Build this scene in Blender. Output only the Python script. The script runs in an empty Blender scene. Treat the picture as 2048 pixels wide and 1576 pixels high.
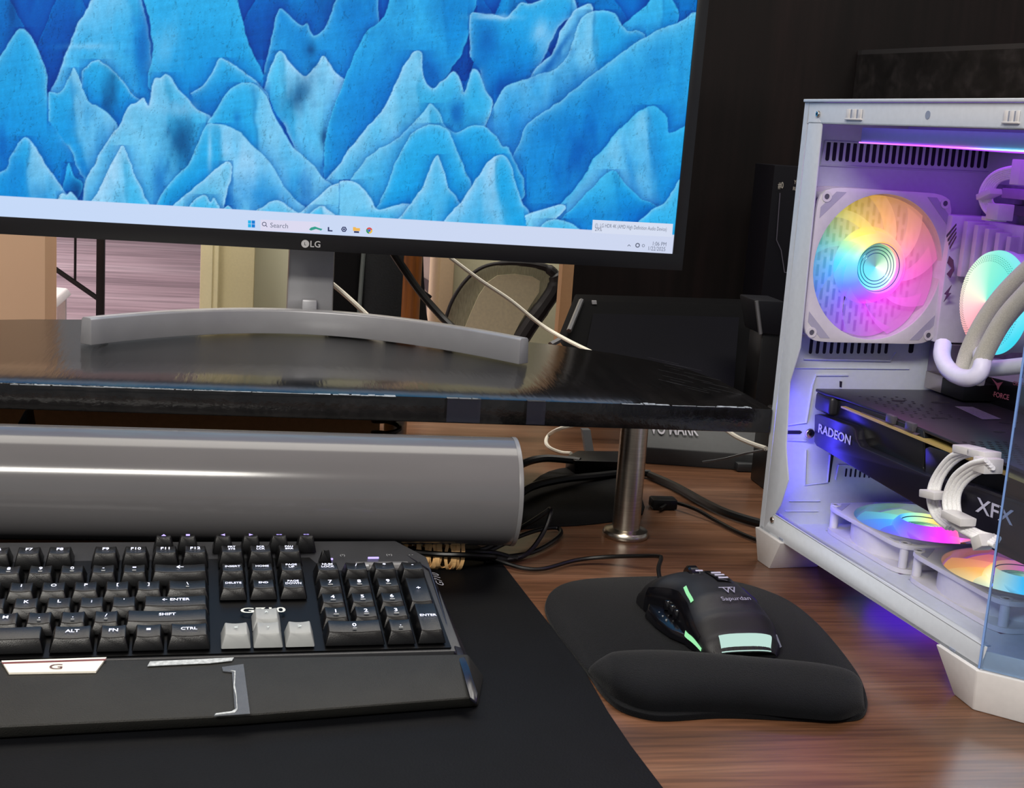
import bpy, bmesh, math, random
import numpy as np
from mathutils import Matrix, Vector
random.seed(7)
S = bpy.context.scene
COL = S.collection
R = math.radians

# ---------------------------------------------------------------- camera
F_PX, YAW, PITCH, ROLL, CAM_H = 2676.5, 10.64, 11.09, 3.957, 0.3333
def _basis():
    y, p, r = R(YAW), R(PITCH), R(ROLL)
    f = Vector((math.sin(y)*math.cos(p), math.cos(y)*math.cos(p), -math.sin(p)))
    rt = Vector((math.cos(y), -math.sin(y), 0)); dn = f.cross(rt)
    return (math.cos(r)*rt - math.sin(r)*dn), (math.sin(r)*rt + math.cos(r)*dn), f
CR, CD, CF = _basis()
CO = Vector((0, 0, CAM_H))
cam_d = bpy.data.cameras.new('camera'); cam = bpy.data.objects.new('camera', cam_d); COL.objects.link(cam)
m = Matrix((CR, -CD, -CF)).transposed().to_4x4(); m.translation = CO
cam.matrix_world = m
cam_d.sensor_width = 36.0; cam_d.lens = F_PX/2048*36.0
cam_d.clip_start = 0.02; cam_d.clip_end = 60
S.camera = cam
S.view_settings.view_transform = 'Standard'; S.view_settings.look = 'None'
S.view_settings.exposure = 0.0; S.view_settings.gamma = 1.0; S.view_settings.use_curve_mapping = False

# ---------------------------------------------------------------- world and room lights
w = bpy.data.worlds.new('world'); S.world = w; w.use_nodes = True
w.node_tree.nodes['Background'].inputs[0].default_value = (0.92, 0.95, 1.0, 1)
w.node_tree.nodes['Background'].inputs[1].default_value = 0.30
def area(name, loc, sx, sy, power, col=(1, .96, .88), rot=(0, 0, 0)):
    l = bpy.data.lights.new(name, 'AREA'); l.shape = 'RECTANGLE'; l.size = sx; l.size_y = sy
    l.energy = power; l.color = col
    o = bpy.data.objects.new(name, l); o.location = loc; o.rotation_euler = rot; COL.objects.link(o); return o
area('ceiling_lamp_near', (-0.78, -0.95, 1.62), 1.5, .46, 98)
area('ceiling_lamp_far', (0.1, 1.75, 1.70), 2.0, 1.2, 36)
area('floor_fill_light', (-4.2, 8.5, 1.70), 2.0, 3.0, 330, (1, .95, .93))  # added light with no known lamp, brightens the far floor
area('ceiling_lamp_room', (-1.4, 4.1, 1.70), 2.2, 1.4, 105, (1, .93, .9))
area('ceiling_lamp_side', (1.5, -.4, 1.70), .6, 1.2, 14)

# ---------------------------------------------------------------- pixel -> place helpers (frame 2048x1576)
def ray(u, v): return CR*((u-1024)/F_PX) + CD*((v-788)/F_PX) + CF
def at_z(u, v, z): d = ray(u, v); return CO + d*((z-CAM_H)/d.z)
def at_y(u, v, y): d = ray(u, v); return CO + d*(y/d.y)
def on_plane(u, v, P, n): d = ray(u, v); return CO + d*((P-CO).dot(n)/d.dot(n))

# ---------------------------------------------------------------- materials
def srgb(h):
    c = [int(h[i:i+2], 16)/255 for i in (1, 3, 5)]
    return tuple((x/12.92 if x <= .04045 else ((x+.055)/1.055)**2.4) for x in c) + (1,)
MATS = {}
def mat(name, col, rough=.5, metal=0., spec=.5, noise=.0, nscale=200, bump=0., bscale=300, stretch=(1, 1, 1), emit=None, estr=1., col2=None, coat=0., trans=0., alpha=1.):
    if name in MATS: return MATS[name]
    m_ = bpy.data.materials.new(name); m_.use_nodes = True; MATS[name] = m_
    nt = m_.node_tree; b = nt.nodes['Principled BSDF']
    c = srgb(col)
    b.inputs['Base Color'].default_value = c; b.inputs['Roughness'].default_value = rough
    b.inputs['Metallic'].default_value = metal; b.inputs['Specular IOR Level'].default_value = spec
    b.inputs['Coat Weight'].default_value = coat; b.inputs['Transmission Weight'].default_value = trans; b.inputs['Alpha'].default_value = alpha
    if emit: b.inputs['Emission Color'].default_value = srgb(emit); b.inputs['Emission Strength'].default_value = estr
    tc = nt.nodes.new('ShaderNodeTexCoord'); mp = nt.nodes.new('ShaderNodeMapping'); mp.inputs['Scale'].default_value = stretch
    nt.links.new(tc.outputs['Object'], mp.inputs[0])
    n = nt.nodes.new('ShaderNodeTexNoise'); n.inputs['Scale'].default_value = nscale; n.inputs['Detail'].default_value = 5
    nt.links.new(mp.outputs[0], n.inputs['Vector'])
    rp = nt.nodes.new('ShaderNodeValToRGB'); rp.color_ramp.elements[0].position = .3; rp.color_ramp.elements[1].position = .7
    a = noise if noise else .03
    rp.color_ramp.elements[0].color = tuple(x*(1-a) for x in c[:3])+(1,)
    rp.color_ramp.elements[1].color = srgb(col2) if col2 else tuple(min(1, x*(1+a)) for x in c[:3])+(1,)
    nt.links.new(n.outputs[0], rp.inputs[0]); nt.links.new(rp.outputs[0], b.inputs['Base Color'])
    if bump:
        n2 = nt.nodes.new('ShaderNodeTexNoise'); n2.inputs['Scale'].default_value = bscale; n2.inputs['Detail'].default_value = 3
        nt.links.new(mp.outputs[0], n2.inputs['Vector'])
        bp = nt.nodes.new('ShaderNodeBump'); bp.inputs['Strength'].default_value = bump; bp.inputs['Distance'].default_value = .001
        nt.links.new(n2.outputs[0], bp.inputs['Height']); nt.links.new(bp.outputs[0], b.inputs['Normal'])
    return m_
def emis(name, col, s=1.):
    if name in MATS: return MATS[name]
    m_ = bpy.data.materials.new(name); m_.use_nodes = True; MATS[name] = m_
    nt = m_.node_tree; nt.nodes.clear(); e = nt.nodes.new('ShaderNodeEmission'); o = nt.nodes.new('ShaderNodeOutputMaterial')
    e.inputs[0].default_value = srgb(col); e.inputs[1].default_value = s; nt.links.new(e.outputs[0], o.inputs[0]); return m_

def wood(name, base, dark, light, axis='x', scale=6., rough=.4, fine=60, stretch=14., bump=.05):
    if name in MATS: return MATS[name]
    m_ = bpy.data.materials.new(name); m_.use_nodes = True; MATS[name] = m_
    nt = m_.node_tree; b = nt.nodes['Principled BSDF']; b.inputs['Roughness'].default_value = rough
    tc = nt.nodes.new('ShaderNodeTexCoord'); mp = nt.nodes.new('ShaderNodeMapping')
    st = {'x': (1/stretch, 1, 1), 'y': (1, 1/stretch, 1), 'z': (1, 1, 1/stretch)}[axis]
    mp.inputs['Scale'].default_value = st; nt.links.new(tc.outputs['Object'], mp.inputs[0])
    n1 = nt.nodes.new('ShaderNodeTexNoise'); n1.inputs['Scale'].default_value = scale*4; n1.inputs['Detail'].default_value = 6; n1.inputs['Distortion'].default_value = .6
    n2 = nt.nodes.new('ShaderNodeTexNoise'); n2.inputs['Scale'].default_value = fine*4; n2.inputs['Detail'].default_value = 4
    for n in (n1, n2): nt.links.new(mp.outputs[0], n.inputs['Vector'])
    r1 = nt.nodes.new('ShaderNodeValToRGB'); e = r1.color_ramp.elements
    e[0].position = .3; e[0].color = srgb(dark); e[1].position = .72; e[1].color = srgb(light)
    k = e.new(.5); k.color = srgb(base)
    nt.links.new(n1.outputs[0], r1.inputs[0])
    r2 = nt.nodes.new('ShaderNodeValToRGB'); r2.color_ramp.elements[0].position = .35; r2.color_ramp.elements[1].position = .6
    r2.color_ramp.elements[0].color = (.5, .5, .5, 1); r2.color_ramp.elements[1].color = (1, 1, 1, 1)
    nt.links.new(n2.outputs[0], r2.inputs[0])
    mx = nt.nodes.new('ShaderNodeMix'); mx.data_type = 'RGBA'; mx.blend_type = 'MULTIPLY'; mx.inputs[0].default_value = .8
    nt.links.new(r1.outputs[0], mx.inputs[6]); nt.links.new(r2.outputs[0], mx.inputs[7]); nt.links.new(mx.outputs[2], b.inputs['Base Color'])
    bp = nt.nodes.new('ShaderNodeBump'); bp.inputs['Strength'].default_value = bump; bp.inputs['Distance'].default_value = .001
    nt.links.new(n2.outputs[0], bp.inputs['Height']); nt.links.new(bp.outputs[0], b.inputs['Normal'])
    return m_

# ---------------------------------------------------------------- mesh builder (verts in world coordinates)
I4 = Matrix.Identity(4)
ROOTM = {}
def rootm(o): return ROOTM.get(o.name, I4) if o else I4
class MB:
    def __init__(s): s.v = []; s.f = []
    def add(s, vs, fs, F=None):
        b = len(s.v)
        s.v += [(F @ Vector(p)) if F is not None else Vector(p) for p in vs]; s.f += [tuple(b+i for i in f) for f in fs]; return s
    def box(s, x0, x1, y0, y1, z0, z1, F=None):
        vs = [(x, y, z) for z in (z0, z1) for y in (y0, y1) for x in (x0, x1)]
        return s.add(vs, [(0, 2, 3, 1), (4, 5, 7, 6), (0, 1, 5, 4), (2, 6, 7, 3), (0, 4, 6, 2), (1, 3, 7, 5)], F)
    def frustum(s, b, t, F=None):
        n = len(b); vs = list(b)+list(t)
        return s.add(vs, [tuple(reversed(range(n))), tuple(range(n, 2*n))]+[(i, (i+1) % n, n+(i+1) % n, n+i) for i in range(n)], F)
    def prism(s, poly, off, F=None):
        o = Vector(off); return s.frustum([Vector(p) for p in poly], [Vector(p)+o for p in poly], F)
    def cyl(s, a, b, r, r2=None, n=24, F=None, caps=True):
        a = Vector(a); b = Vector(b); r2 = r if r2 is None else r2
        d = (b-a).normalized(); x = d.orthogonal().normalized(); y = d.cross(x)
        vs = [a+(x*math.cos(t)+y*math.sin(t))*r for t in [2*math.pi*i/n for i in range(n)]] + [b+(x*math.cos(t)+y*math.sin(t))*r2 for t in [2*math.pi*i/n for i in range(n)]]
        fs = [(i, (i+1) % n, n+(i+1) % n, n+i) for i in range(n)]
        if caps: fs += [tuple(reversed(range(n))), tuple(range(n, 2*n))]
        return s.add(vs, fs, F)
    def lathe(s, prof, F=None, n=32, closed=False):
        vs = []; k = len(prof)
        for i in range(n):
            t = 2*math.pi*i/n
            vs += [(r*math.cos(t), r*math.sin(t), z) for r, z in prof]
        fs = []
        for i in range(n):
            for j in range(k if closed else k-1):
                a, b = i*k+j, i*k+(j+1) % k; c, d = ((i+1) % n)*k+(j+1) % k, ((i+1) % n)*k+j
                fs.append((a, d, c, b))
        return s.add(vs, fs, F)
    def grid(s, fn, nu, nv, F=None, closed_u=False):
        vs = [fn(i/(nu if closed_u else nu-1), j/(nv-1)) for i in range(nu) for j in range(nv)]
        fs = []
        for i in range(nu if closed_u else nu-1):
            for j in range(nv-1):
                a = i*nv+j; b = ((i+1) % nu)*nv+j
                fs.append((a, b, b+1, a+1))
        return s.add(vs, fs, F)
    def tube(s, pts, r, n=8, F=None, sub=6, caps=True):
        P = [Vector(p) for p in pts]; Q = []
        if sub > 1 and len(P) > 2:
            E = [P[0]*2-P[1]]+P+[P[-1]*2-P[-2]]
            for i in range(1, len(E)-2):
                for k in range(sub):
                    t = k/sub; a, b, c, d = E[i-1:i+3]
                    Q.append(.5*((2*b)+(c-a)*t+(2*a-5*b+4*c-d)*t*t+(3*b-a-3*c+d)*t**3))
            Q.append(P[-1])
        else: Q = P
        m_ = len(Q); T = [(Q[min(i+1, m_-1)]-Q[max(i-1, 0)]).normalized() for i in range(m_)]
        N = T[0].orthogonal().normalized(); vs = []
        for i in range(m_):
            N = (N-T[i]*N.dot(T[i])).normalized(); B = T[i].cross(N)
            rr = r[min(int(i*len(r)/m_), len(r)-1)] if isinstance(r, (list, tuple)) else r
            vs += [Q[i]+(N*math.cos(2*math.pi*k/n)+B*math.sin(2*math.pi*k/n))*rr for k in range(n)]
        fs = [(i*n+k, i*n+(k+1) % n, (i+1)*n+(k+1) % n, (i+1)*n+k) for i in range(m_-1) for k in range(n)]
        if caps: fs += [tuple(reversed(range(n))), tuple(range((m_-1)*n, m_*n))]
        return s.add(vs, fs, F)
    def build(s, name, material, parent=None, bevel=0., seg=2, smooth=35, fix=True):
        me = bpy.data.meshes.new(name); inv = rootm(parent).inverted()
        me.from_pydata([inv @ p for p in s.v], [], s.f)
        bm = bmesh.new(); bm.from_mesh(me)
        if fix: bmesh.ops.remove_doubles(bm, verts=bm.verts, dist=1e-6); bmesh.ops.recalc_face_normals(bm, faces=bm.faces)
        if bevel:
            es = [e for e in bm.edges if e.is_manifold and e.calc_face_angle(0) > R(25)]
            bmesh.ops.bevel(bm, geom=es, offset=bevel, segments=seg, affect='EDGES', profile=.5, clamp_overlap=True)
        bm.to_mesh(me); bm.free()
        if smooth:
            me.polygons.foreach_set('use_smooth', [True]*len(me.polygons)); me.set_sharp_from_angle(angle=R(smooth))
        for x in (material if isinstance(material, (list, tuple)) else [material]): me.materials.append(x)
        o = bpy.data.objects.new(name, me); COL.objects.link(o)
        if parent: o.parent = parent; ROOTM[o.name] = rootm(parent)
        return o
def tag(o, label=None, cat=None, group=None, kind=None):
    if label: o['label'] = label
    if cat: o['category'] = cat
    if group: o['group'] = group
    if kind: o['kind'] = kind
    return o
def thing(name, label, cat, loc=(0, 0, 0), rz=0., group=None):
    o = bpy.data.objects.new(name, None); COL.objects.link(o); o.empty_display_size = .05
    o.location = loc; o.rotation_euler = (0, 0, rz)
    ROOTM[o.name] = Matrix.Translation(Vector(loc)) @ Matrix.Rotation(rz, 4, 'Z')
    return tag(o, label, cat, group)
def frame(o, x, y, z):
    m_ = Matrix((Vector(x), Vector(y), Vector(z))).transposed().to_4x4(); m_.translation = Vector(o); return m_
_tc = {}
def txt(s, size, F, material, parent, name='lettering', align='CENTER', ext=.0002, sx=1., bold=0.):
    key = (s, align, ext, bold)
    if key not in _tc:
        c = bpy.data.curves.new('t', 'FONT'); c.body = s; c.size = 1; c.align_x = align; c.align_y = 'CENTER'; c.extrude = 0; c.offset = bold; c.resolution_u = 3
        o = bpy.data.objects.new('t', c); COL.objects.link(o)
        bpy.context.view_layer.update()
        me = bpy.data.meshes.new_from_object(o.evaluated_get(bpy.context.evaluated_depsgraph_get()))
        _tc[key] = ([tuple(v.co) for v in me.vertices], [tuple(p.vertices) for p in me.polygons])
        bpy.data.objects.remove(o); bpy.data.meshes.remove(me); bpy.data.curves.remove(c)
    vs, fs = _tc[key]; mb = MB()
    mb.add([(x*size*sx, y*size, ext) for x, y, z in vs], fs, F)
    return mb.build(name, material, parent, smooth=0, fix=False)

# ---------------------------------------------------------------- room
M_desk = wood('walnut_desk', '#6d4a35', '#4f3422', '#83604a', 'x', 5., .28, 80, 24, .03)
M_floor = wood('far_floor', '#b39aa4', '#97808a', '#c6b0ba', 'x', .5, .6, 3, 9)
M_wall = mat('wall_green', '#c9c8ae', .7, noise=.03, nscale=4, bump=.1, bscale=120)
M_wallb = mat('wall_beige', '#c8a688', .75, noise=.03, nscale=3)
M_trimc = mat('trim_cream', '#ece2b6', .5)
M_dark = wood('dark_partition', '#120b0b', '#0b0606', '#1c1111', 'z', 4., .6, 25, 14)
M_dark.node_tree.nodes['Principled BSDF'].inputs['Specular IOR Level'].default_value = .2
M_darkh = wood('black_oak', '#161415', '#080708', '#292627', 'x', 9., .6, 30, 22)
M_darkh.node_tree.nodes['Principled BSDF'].inputs['Specular IOR Level'].default_value = .25
M_black = mat('black_plastic', '#0b0b0d', .42, noise=.1, spec=.25)
M_blackg = mat('black_gloss', '#0c0c10', .18)
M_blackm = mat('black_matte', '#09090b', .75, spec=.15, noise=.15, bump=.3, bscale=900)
M_cable = mat('black_cable', '#060607', .4, spec=.35)
M_steel = mat('brushed_steel', '#b9b2a6', .28, 1., stretch=(1, 1, 20), noise=.12, nscale=60)
M_white = mat('white_plastic', '#d2d0d0', .4)
M_pc = mat('white_steel', '#c4cad3', .35, bump=.05, bscale=1500)
M_tin = mat('nickel_screw', '#c0b8b0', .25, 1.)

def struct(name, mb, m_, **k): return tag(mb.build(name, m_, **k), kind='structure')
struct('floor', MB().box(-8, 8, -3, 14, -.76, -.74), M_floor, smooth=0)
struct('ceiling', MB().box(-8, 8, -3, 14, 1.76, 1.8), mat('ceiling_white', '#d8d6d0', .8), smooth=0)
# left beige wall (near jamb) and far door surround
area('wall_fill_light', (1.0, 1.30, 1.70), .6, .4, 10)  # added light for the chair and back wall, no lamp known there
a = at_y(91, 560, 2.3)
struct('wall_left', MB().box(-2.6, a.x, 2.3, 2.42, -.74, 1.76), M_wallb, bevel=.004)
b0 = at_y(401, 560, 2.45); b1 = at_y(437, 560, 2.45); b2 = at_y(507, 560, 2.45)
t = MB().box(b0.x, b1.x-.01, 2.43, 2.56, -.74, 1.76).box(b1.x-.014, b1.x, 2.44, 2.56, -.74, 1.76)
struct('trim_1', t, M_trimc, bevel=.003)
struct('wall_column', MB().box(b1.x, b2.x, 2.47, 2.62, -.74, 1.76), mat('cream_panel', '#cfc49a', .6), smooth=0)
g1 = at_y(848, 560, 2.9); g2 = at_y(872, 560, 2.6); g3 = at_y(892, 560, 2.6)
struct('wall_back', MB().box(b2.x, .26, 2.62, 2.72, -.74, 1.76), M_wall, smooth=0)
struct('wall_right', MB().box(g3.x, 1.4, 2.62, 2.72, -.74, 1.76), mat('wall_olive', '#cac6a6', .7, bump=.1, bscale=120), smooth=0)
t = MB().box(g2.x, g2.x+.028, 2.55, 2.72, -.74, 1.76).box(g2.x+.03, g3.x, 2.57, 2.72, -.74, 1.76)
struct('trim_2', t, mat('trim_peach', '#dcc09c', .5), bevel=.003)
# dark wood partition with pale edge
p0 = at_y(1144, 600, 1.78)
struct('wall_partition', MB().box(p0.x, 1.9, 1.78, 1.80, -.74, 1.5), M_dark, smooth=0)
struct('trim_3', MB().box(p0.x-.017, p0.x-.0005, 1.779, 1.802, -.74, 1.5), mat('maple_edging', '#b48e68', .5), bevel=.001)
Q0 = at_y(1724, 100, 1.765); zt_ = Q0.z
Q1 = at_z(2048, 86, zt_); Q1 = Q0+(Q1-Q0)*1.9
cb = thing('wall_cabinet', 'dark oak overhead cabinet box with horizontal grain above the white computer case', 'cabinet', (Q0.x, 1.7, 0))
if Q1.y > 1.60: Q1.y = 1.60
fp = [Vector((Q0.x, Q0.y, .2)), Vector((Q1.x, Q1.y, .2)), Vector((Q1.x+.05, 1.778, .2)), Vector((Q0.x, 1.778, .2))]
MB().prism(fp, (0, 0, zt_-.206)).build('body', M_darkh, cb, smooth=0)
MB().prism([Vector((p.x, p.y, zt_-.006)) for p in fp], (0, 0, .006)).build('top', mat('cabinet_top', '#232224', .6), cb, smooth=0)

# ---------------------------------------------------------------- desk
dk = thing('desk', 'walnut brown wood desk with visible grain under everything', 'desk', (.2, 1.0, -.74))
MB().box(-1.3, 1.5, .25, 1.75, -.03, 0).build('desktop', M_desk, dk, bevel=.001)
for x in (-1.25, 1.42):
    MB().box(x, x+.03, .3, 1.7, -.74, -.03).build('side_panel', M_desk, dk, smooth=0)

# black desk mat
pm = [(-700, 1110), (700, 1098), (952, 1095), (985, 1110), (1010, 1140), (1060, 1205), (1120, 1282), (1170, 1350), (1215, 1430), (1262, 1500), (1330, 1590), (1400, 1700), (-700, 1760)]
dm = MB().prism([at_z(u, v, .0002) for u, v in pm], (0, 0, .0028)).build('desk_mat', mat('mat_leather', '#06070a', .65, spec=.12, noise=.2, nscale=25, bump=.2, bscale=700), bevel=.0008)
tag(dm, 'large flat black desk mat beneath the keyboard', 'desk mat')
# ---------------------------------------------------------------- shelf riser
ZS, TS = .1285, .0200
sh = thing('monitor_shelf', 'black half-round wooden riser shelf on steel posts carrying the monitor', 'shelf', (.307, 1.065, 0))
arc = [(.402, 1.0), (.4015, 1.06), (.398, 1.12), (.385, 1.17), (.362, 1.212), (.33, 1.248), (.285, 1.282), (.235, 1.306), (.18, 1.325), (.11, 1.343), (.03, 1.352), (-.06, 1.348), (-.15, 1.330), (-.22, 1.312), (-.30, 1.28), (-.38, 1.235), (-.46, 1.17), (-.52, 1.09), (-.55, 1.012)]
M_shelf = wood('black_brown_wood', '#121111', '#0b0a0b', '#1d1b1b', 'y', 8., .17, 55, 9, .35)
MB().prism([(x, y, ZS-TS) for x, y in arc], (0, 0, TS)).build('board', M_shelf, sh, bevel=.0012)
def post(x, y, nm='post'):
    p = MB().lathe([(0, .004), (.0118, .004), (.0118, ZS-TS-.0005), (0, ZS-TS-.0005)], Matrix.Translation((x, y, 0)), 40).build(nm, M_steel, sh)
    MB().lathe([(0, .0002), (.0190, .0002), (.0198, .0015), (.0198, .004), (.0185, .0062), (.0140, .0068), (.0125, .0078), (0, .0078)], Matrix.Translation((x, y, 0)), 48).build('base_disc', M_steel, p)
    return p
post(.307, 1.065)
post(.128, 1.30)
post(-.45, 1.08)
# worn tape along the front edge
M_tape = mat('clear_tape', '#2e303e', .2, alpha=.35)
M_tapew = mat('frosted_tape', '#8f969c', .5, noise=.4, nscale=300)
def edge_tape(u0, u1, drop=.018, m_=M_tape):
    A = at_y(u0, 830, .9995); B = at_y(u1, 830, .9995)
    mb = MB().box(A.x, B.x, .9984, .9997, ZS-drop, ZS+.0004).box(A.x, B.x, .9984, 1.004, ZS+.0001, ZS+.0006)
    return mb.build('tape', m_, sh)
edge_tape(893, 960); edge_tape(1053, 1090)
random.seed(3)
def ragged(u0, u1, depth=.004, nm='worn_tape'):
    mb = MB(); x0 = at_z(u0, 790, ZS).x; x1 = at_z(u1, 790, ZS).x; x = x0
    while x < x1:
        w_ = random.uniform(.003, .012); d = random.uniform(.3, 1)*depth; y = .9998+random.uniform(0, .001)
        mb.box(x, min(x+w_, x1), y, y+d, ZS+.00005, ZS+.0004); x += w_*random.uniform(.8, 1.15)
    return mb.build(nm, M_tapew, sh)
mb = MB(); random.seed(21)
for k_ in range(26):
    u = random.uniform(1290, 1500); v = 700+(u-1290)*.42+random.uniform(8, 55)*(1-(u-1290)/320); a = at_z(u, v, ZS+.0001); l = random.uniform(.01, .05)
    d = Vector((.55, -.83, 0))*l; n_ = Vector((.83, .55, 0))*.00022
    if a.y+d.y > 1.003 and a.x+d.x < .40: mb.add([a, a+n_, a+d+n_, a+d], [(0, 1, 2, 3)])
tag(mb.build('scratch_marks', mat('scratch_grey', '#55555a', .4), sh, smooth=0, fix=False), kind='stuff')
ragged(0, 640, .0016); ragged(630, 790, .006); ragged(890, 950, .005); ragged(1222, 1262, .005); ragged(1265, 1310, .007); ragged(1400, 1460, .006); ragged(1315, 1400, .0015)

# ---------------------------------------------------------------- monitor
MY = 1.25327; ma, mt = R(-1.39), R(-1.52)
MP = at_y(617, 500.5, MY)
MX = Vector((math.cos(ma), math.sin(ma), 0)); MU = Vector((-math.sin(ma)*math.sin(mt), math.cos(ma)*math.sin(mt), math.cos(mt)))
MN = MX.cross(MU)  # towards the viewer
MF = frame(MP, MX, MU, MN)
mo = thing('computer_monitor', 'large black widescreen monitor showing blue ice peaks on a silver arc stand', 'monitor', (MP.x, MY, ZS))
HW, SB, SHt, SW = .357, .0155, .392, .3462
M_bez = mat('bezel_black', '#0d0d11', .35, noise=.1)
MB().box(-HW, HW, 0, SB+SHt+.011, -.022, -.0006, MF).build('housing', M_bez, mo, bevel=.002)
mb = MB()
mb.box(-HW, HW, 0, SB, -.0008, .0022, MF).box(-HW, -SW, SB, SB+SHt, -.0008, .0022, MF).box(SW, HW, SB, SB+SHt, -.0008, .0022, MF).box(-HW, HW, SB+SHt, SB+SHt+.011, -.0008, .0022, MF)
mb.build('bezel', M_bez, mo, bevel=.0006)
MB().box(-.14, .14, .09, .33, -.055, -.022, MF).build('rear_cover', M_black, mo, bevel=.01)
# picture colours, painted on the display's own grid
def mpx(u, v):  # pixel -> display coordinates (x, y)
    P = on_plane(u, v, MP, MN) - MP; return (P.dot(MX), P.dot(MU))
def topx(P):
    d = P-CO; z = d.dot(CF); return (1024+F_PX*d.dot(CR)/z, 788+F_PX*d.dot(CD)/z)
nx, ny = 860, 330
xs = np.linspace(-SW, SW, nx); ys = np.concatenate([np.linspace(SB, SB+.245, ny), np.linspace(SB+.255, SB+SHt, 30)])
GX, GY = np.meshgrid(xs, ys)
W3 = np.array(MP)[None, None]+GX[..., None]*np.array(MX)+GY[..., None]*np.array(MU)-np.array(CO)
zz = W3 @ np.array(CF); PU = 1024+F_PX*(W3 @ np.array(CR))/zz; PV = 788+F_PX*(W3 @ np.array(CD))/zz
hexc = lambda h: np.array([int(h[i:i+2], 16)/255 for i in (1, 3, 5)])
DEEP, BLUE, CY, LT, PALE, WHT = map(hexc, ('#0a55a8', '#1078c8', '#1e9edc', '#56bae6', '#9ecbe8', '#c4d6ee'))
def vnoise(x, y, seed):
    rs = np.random.RandomState(seed); T = rs.rand(64, 64)
    xi = np.floor(x).astype(int); yi = np.floor(y).astype(int); fx = x-xi; fy = y-yi; fx = fx*fx*(3-2*fx); fy = fy*fy*(3-2*fy)
    g = lambda a, b: T[a % 64, b % 64]
    return (g(xi, yi)*(1-fx)+g(xi+1, yi)*fx)*(1-fy)+(g(xi, yi+1)*(1-fx)+g(xi+1, yi+1)*fx)*fy
def fbm(x, y, seed): return sum(vnoise(x*2**k, y*2**k, seed+k)/2**(k+1) for k in range(4))
U, V = PU.ravel(), PV.ravel()
IMG = BLUE[None]*1.0 + (fbm(U/60, V/160, 1)[:, None]-.5)*np.array([.25, .35, .3])
seed_ = [0]
def peak(pts, off=0, body=CY, rim=PALE, deep=BLUE, lit=0, litc=PALE, rimw=9, fade=150, base=None):
    """one ice peak: outline in detail-view units, crest first to last, closed below"""
    ext_ = []
    for q_, (x, y) in enumerate(pts):
        ext_.append((x-330 if (x <= -60 and off == 0) else x, y))
        if y <= -55 and q_+1 < len(pts) and pts[q_+1][1] <= -55: ext_.append(((x+pts[q_+1][0])/2, -430))
    pts = ext_
    P0_ = [(x/2.919+off, y/2.919) for x, y in pts]; m0 = len(P0_); P = []
    for q_ in range(m0-1):
        a, b, c, d = (np.array(P0_[max(0, min(m0-1, q_+j))]) for j in (-1, 0, 1, 2))
        for t in (0, .25, .5, .75): P.append(.5*((2*b)+(c-a)*t+(2*a-5*b+4*c-d)*t*t+(3*b-a-3*c+d)*t**3))
    P.append(np.array(P0_[-1])); P = np.array(P); n = len(P)
    ins = np.zeros(len(U), bool); dmin = np.full(len(U), 1e9)
    bx = (U > P[:, 0].min()-2) & (U < P[:, 0].max()+2) & (V > P[:, 1].min()-2) & (V < P[:, 1].max()+2)
    u, v = U[bx], V[bx]; i_ = np.zeros(len(u), bool); d_ = np.full(len(u), 1e9)
    u2 = u+(fbm(u/22, v/22, 5)-.5)*8; v2 = v+(fbm(u/22, v/22, 15)-.5)*8
    ymax = P[:, 1].max()
    for k in range(n):
        x0, y0 = P[k]; x1, y1 = P[(k+1) % n]
        if y0 != y1:
            c = ((y0 > v2) != (y1 > v2)) & (u2 < (x1-x0)*(v2-y0)/(y1-y0)+x0); i_ ^= c
        if k < n-1 and not (y0 > ymax-8 and y1 > ymax-8):
            L = max((x1-x0)**2+(y1-y0)**2, 1e-9); t = np.clip(((u2-x0)*(x1-x0)+(v2-y0)*(y1-y0))/L, 0, 1)
            d_ = np.minimum(d_, np.hypot(u2-x0-t*(x1-x0), v2-y0-t*(y1-y0)))
    top = P[np.argmin(P[:, 1])]; h = np.clip((v-top[1])/fade, 0, 1)
    nz = fbm(u/45+seed_[0]*3.1, v/120, 31); fine = fbm(u/5, v/14, 41); st = fbm(u/60+v/40, v/6+u/40, 51); big = fbm(u/90+seed_[0]*1.7, v/200, 61)
    seed_[0] += 1
    up_ = LT*.55+body*.45
    col = up_[None]*(1-h[:, None])**1.3+body[None]*(1-(1-h[:, None])**1.3)
    col = col*(1-h[:, None]**1.5*.8)+deep[None]*h[:, None]**1.5*.8
    side = (u-top[0]-(v-top[1])*.10)+(nz-.5)*60
    if lit:
        k_ = 1/(1+np.exp(-side*lit/4)); k_ = k_*(1-.6*h**1.3)*np.clip(.65+1.2*(nz-.35), .2, 1)
        col = col*(1-k_[:, None]*.85)+litc[None]*k_[:, None]*.85
        k2 = np.exp(-(side/5)**2)*(1-h)*.35; col = col*(1-k2[:, None])+(deep*.8)[None]*k2[:, None]
    sh_ = np.clip((big-.5)*5, 0, 1)*.55*h**.5; col = col*(1-sh_[:, None])+(deep*.9)[None]*sh_[:, None]
    r_ = np.exp(-d_/rimw*1.1)*.5+np.exp(-d_/2.0)*.35; r_ = np.clip(r_, 0, 1); col = col*(1-r_[:, None])+rim[None]*r_[:, None]
    cr = np.exp(-((fbm(u/16+v/60, v/70-u/50, 71)-.5)/.006)**2)*.18; col = col*(1-cr[:, None])
    col = col*(1+(fine[:, None]-.5)*.10+(st[:, None]-.5)*.09)
    idx = np.where(bx)[0]; so = (~i_) & (d_ < 30) & (v < ymax-8)
    IMG[idx[so]] *= (1-np.array([.34, .22, .10])[None]*np.exp(-d_[so]/11)[:, None]-.10*np.exp(-d_[so]/2)[:, None])
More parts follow.
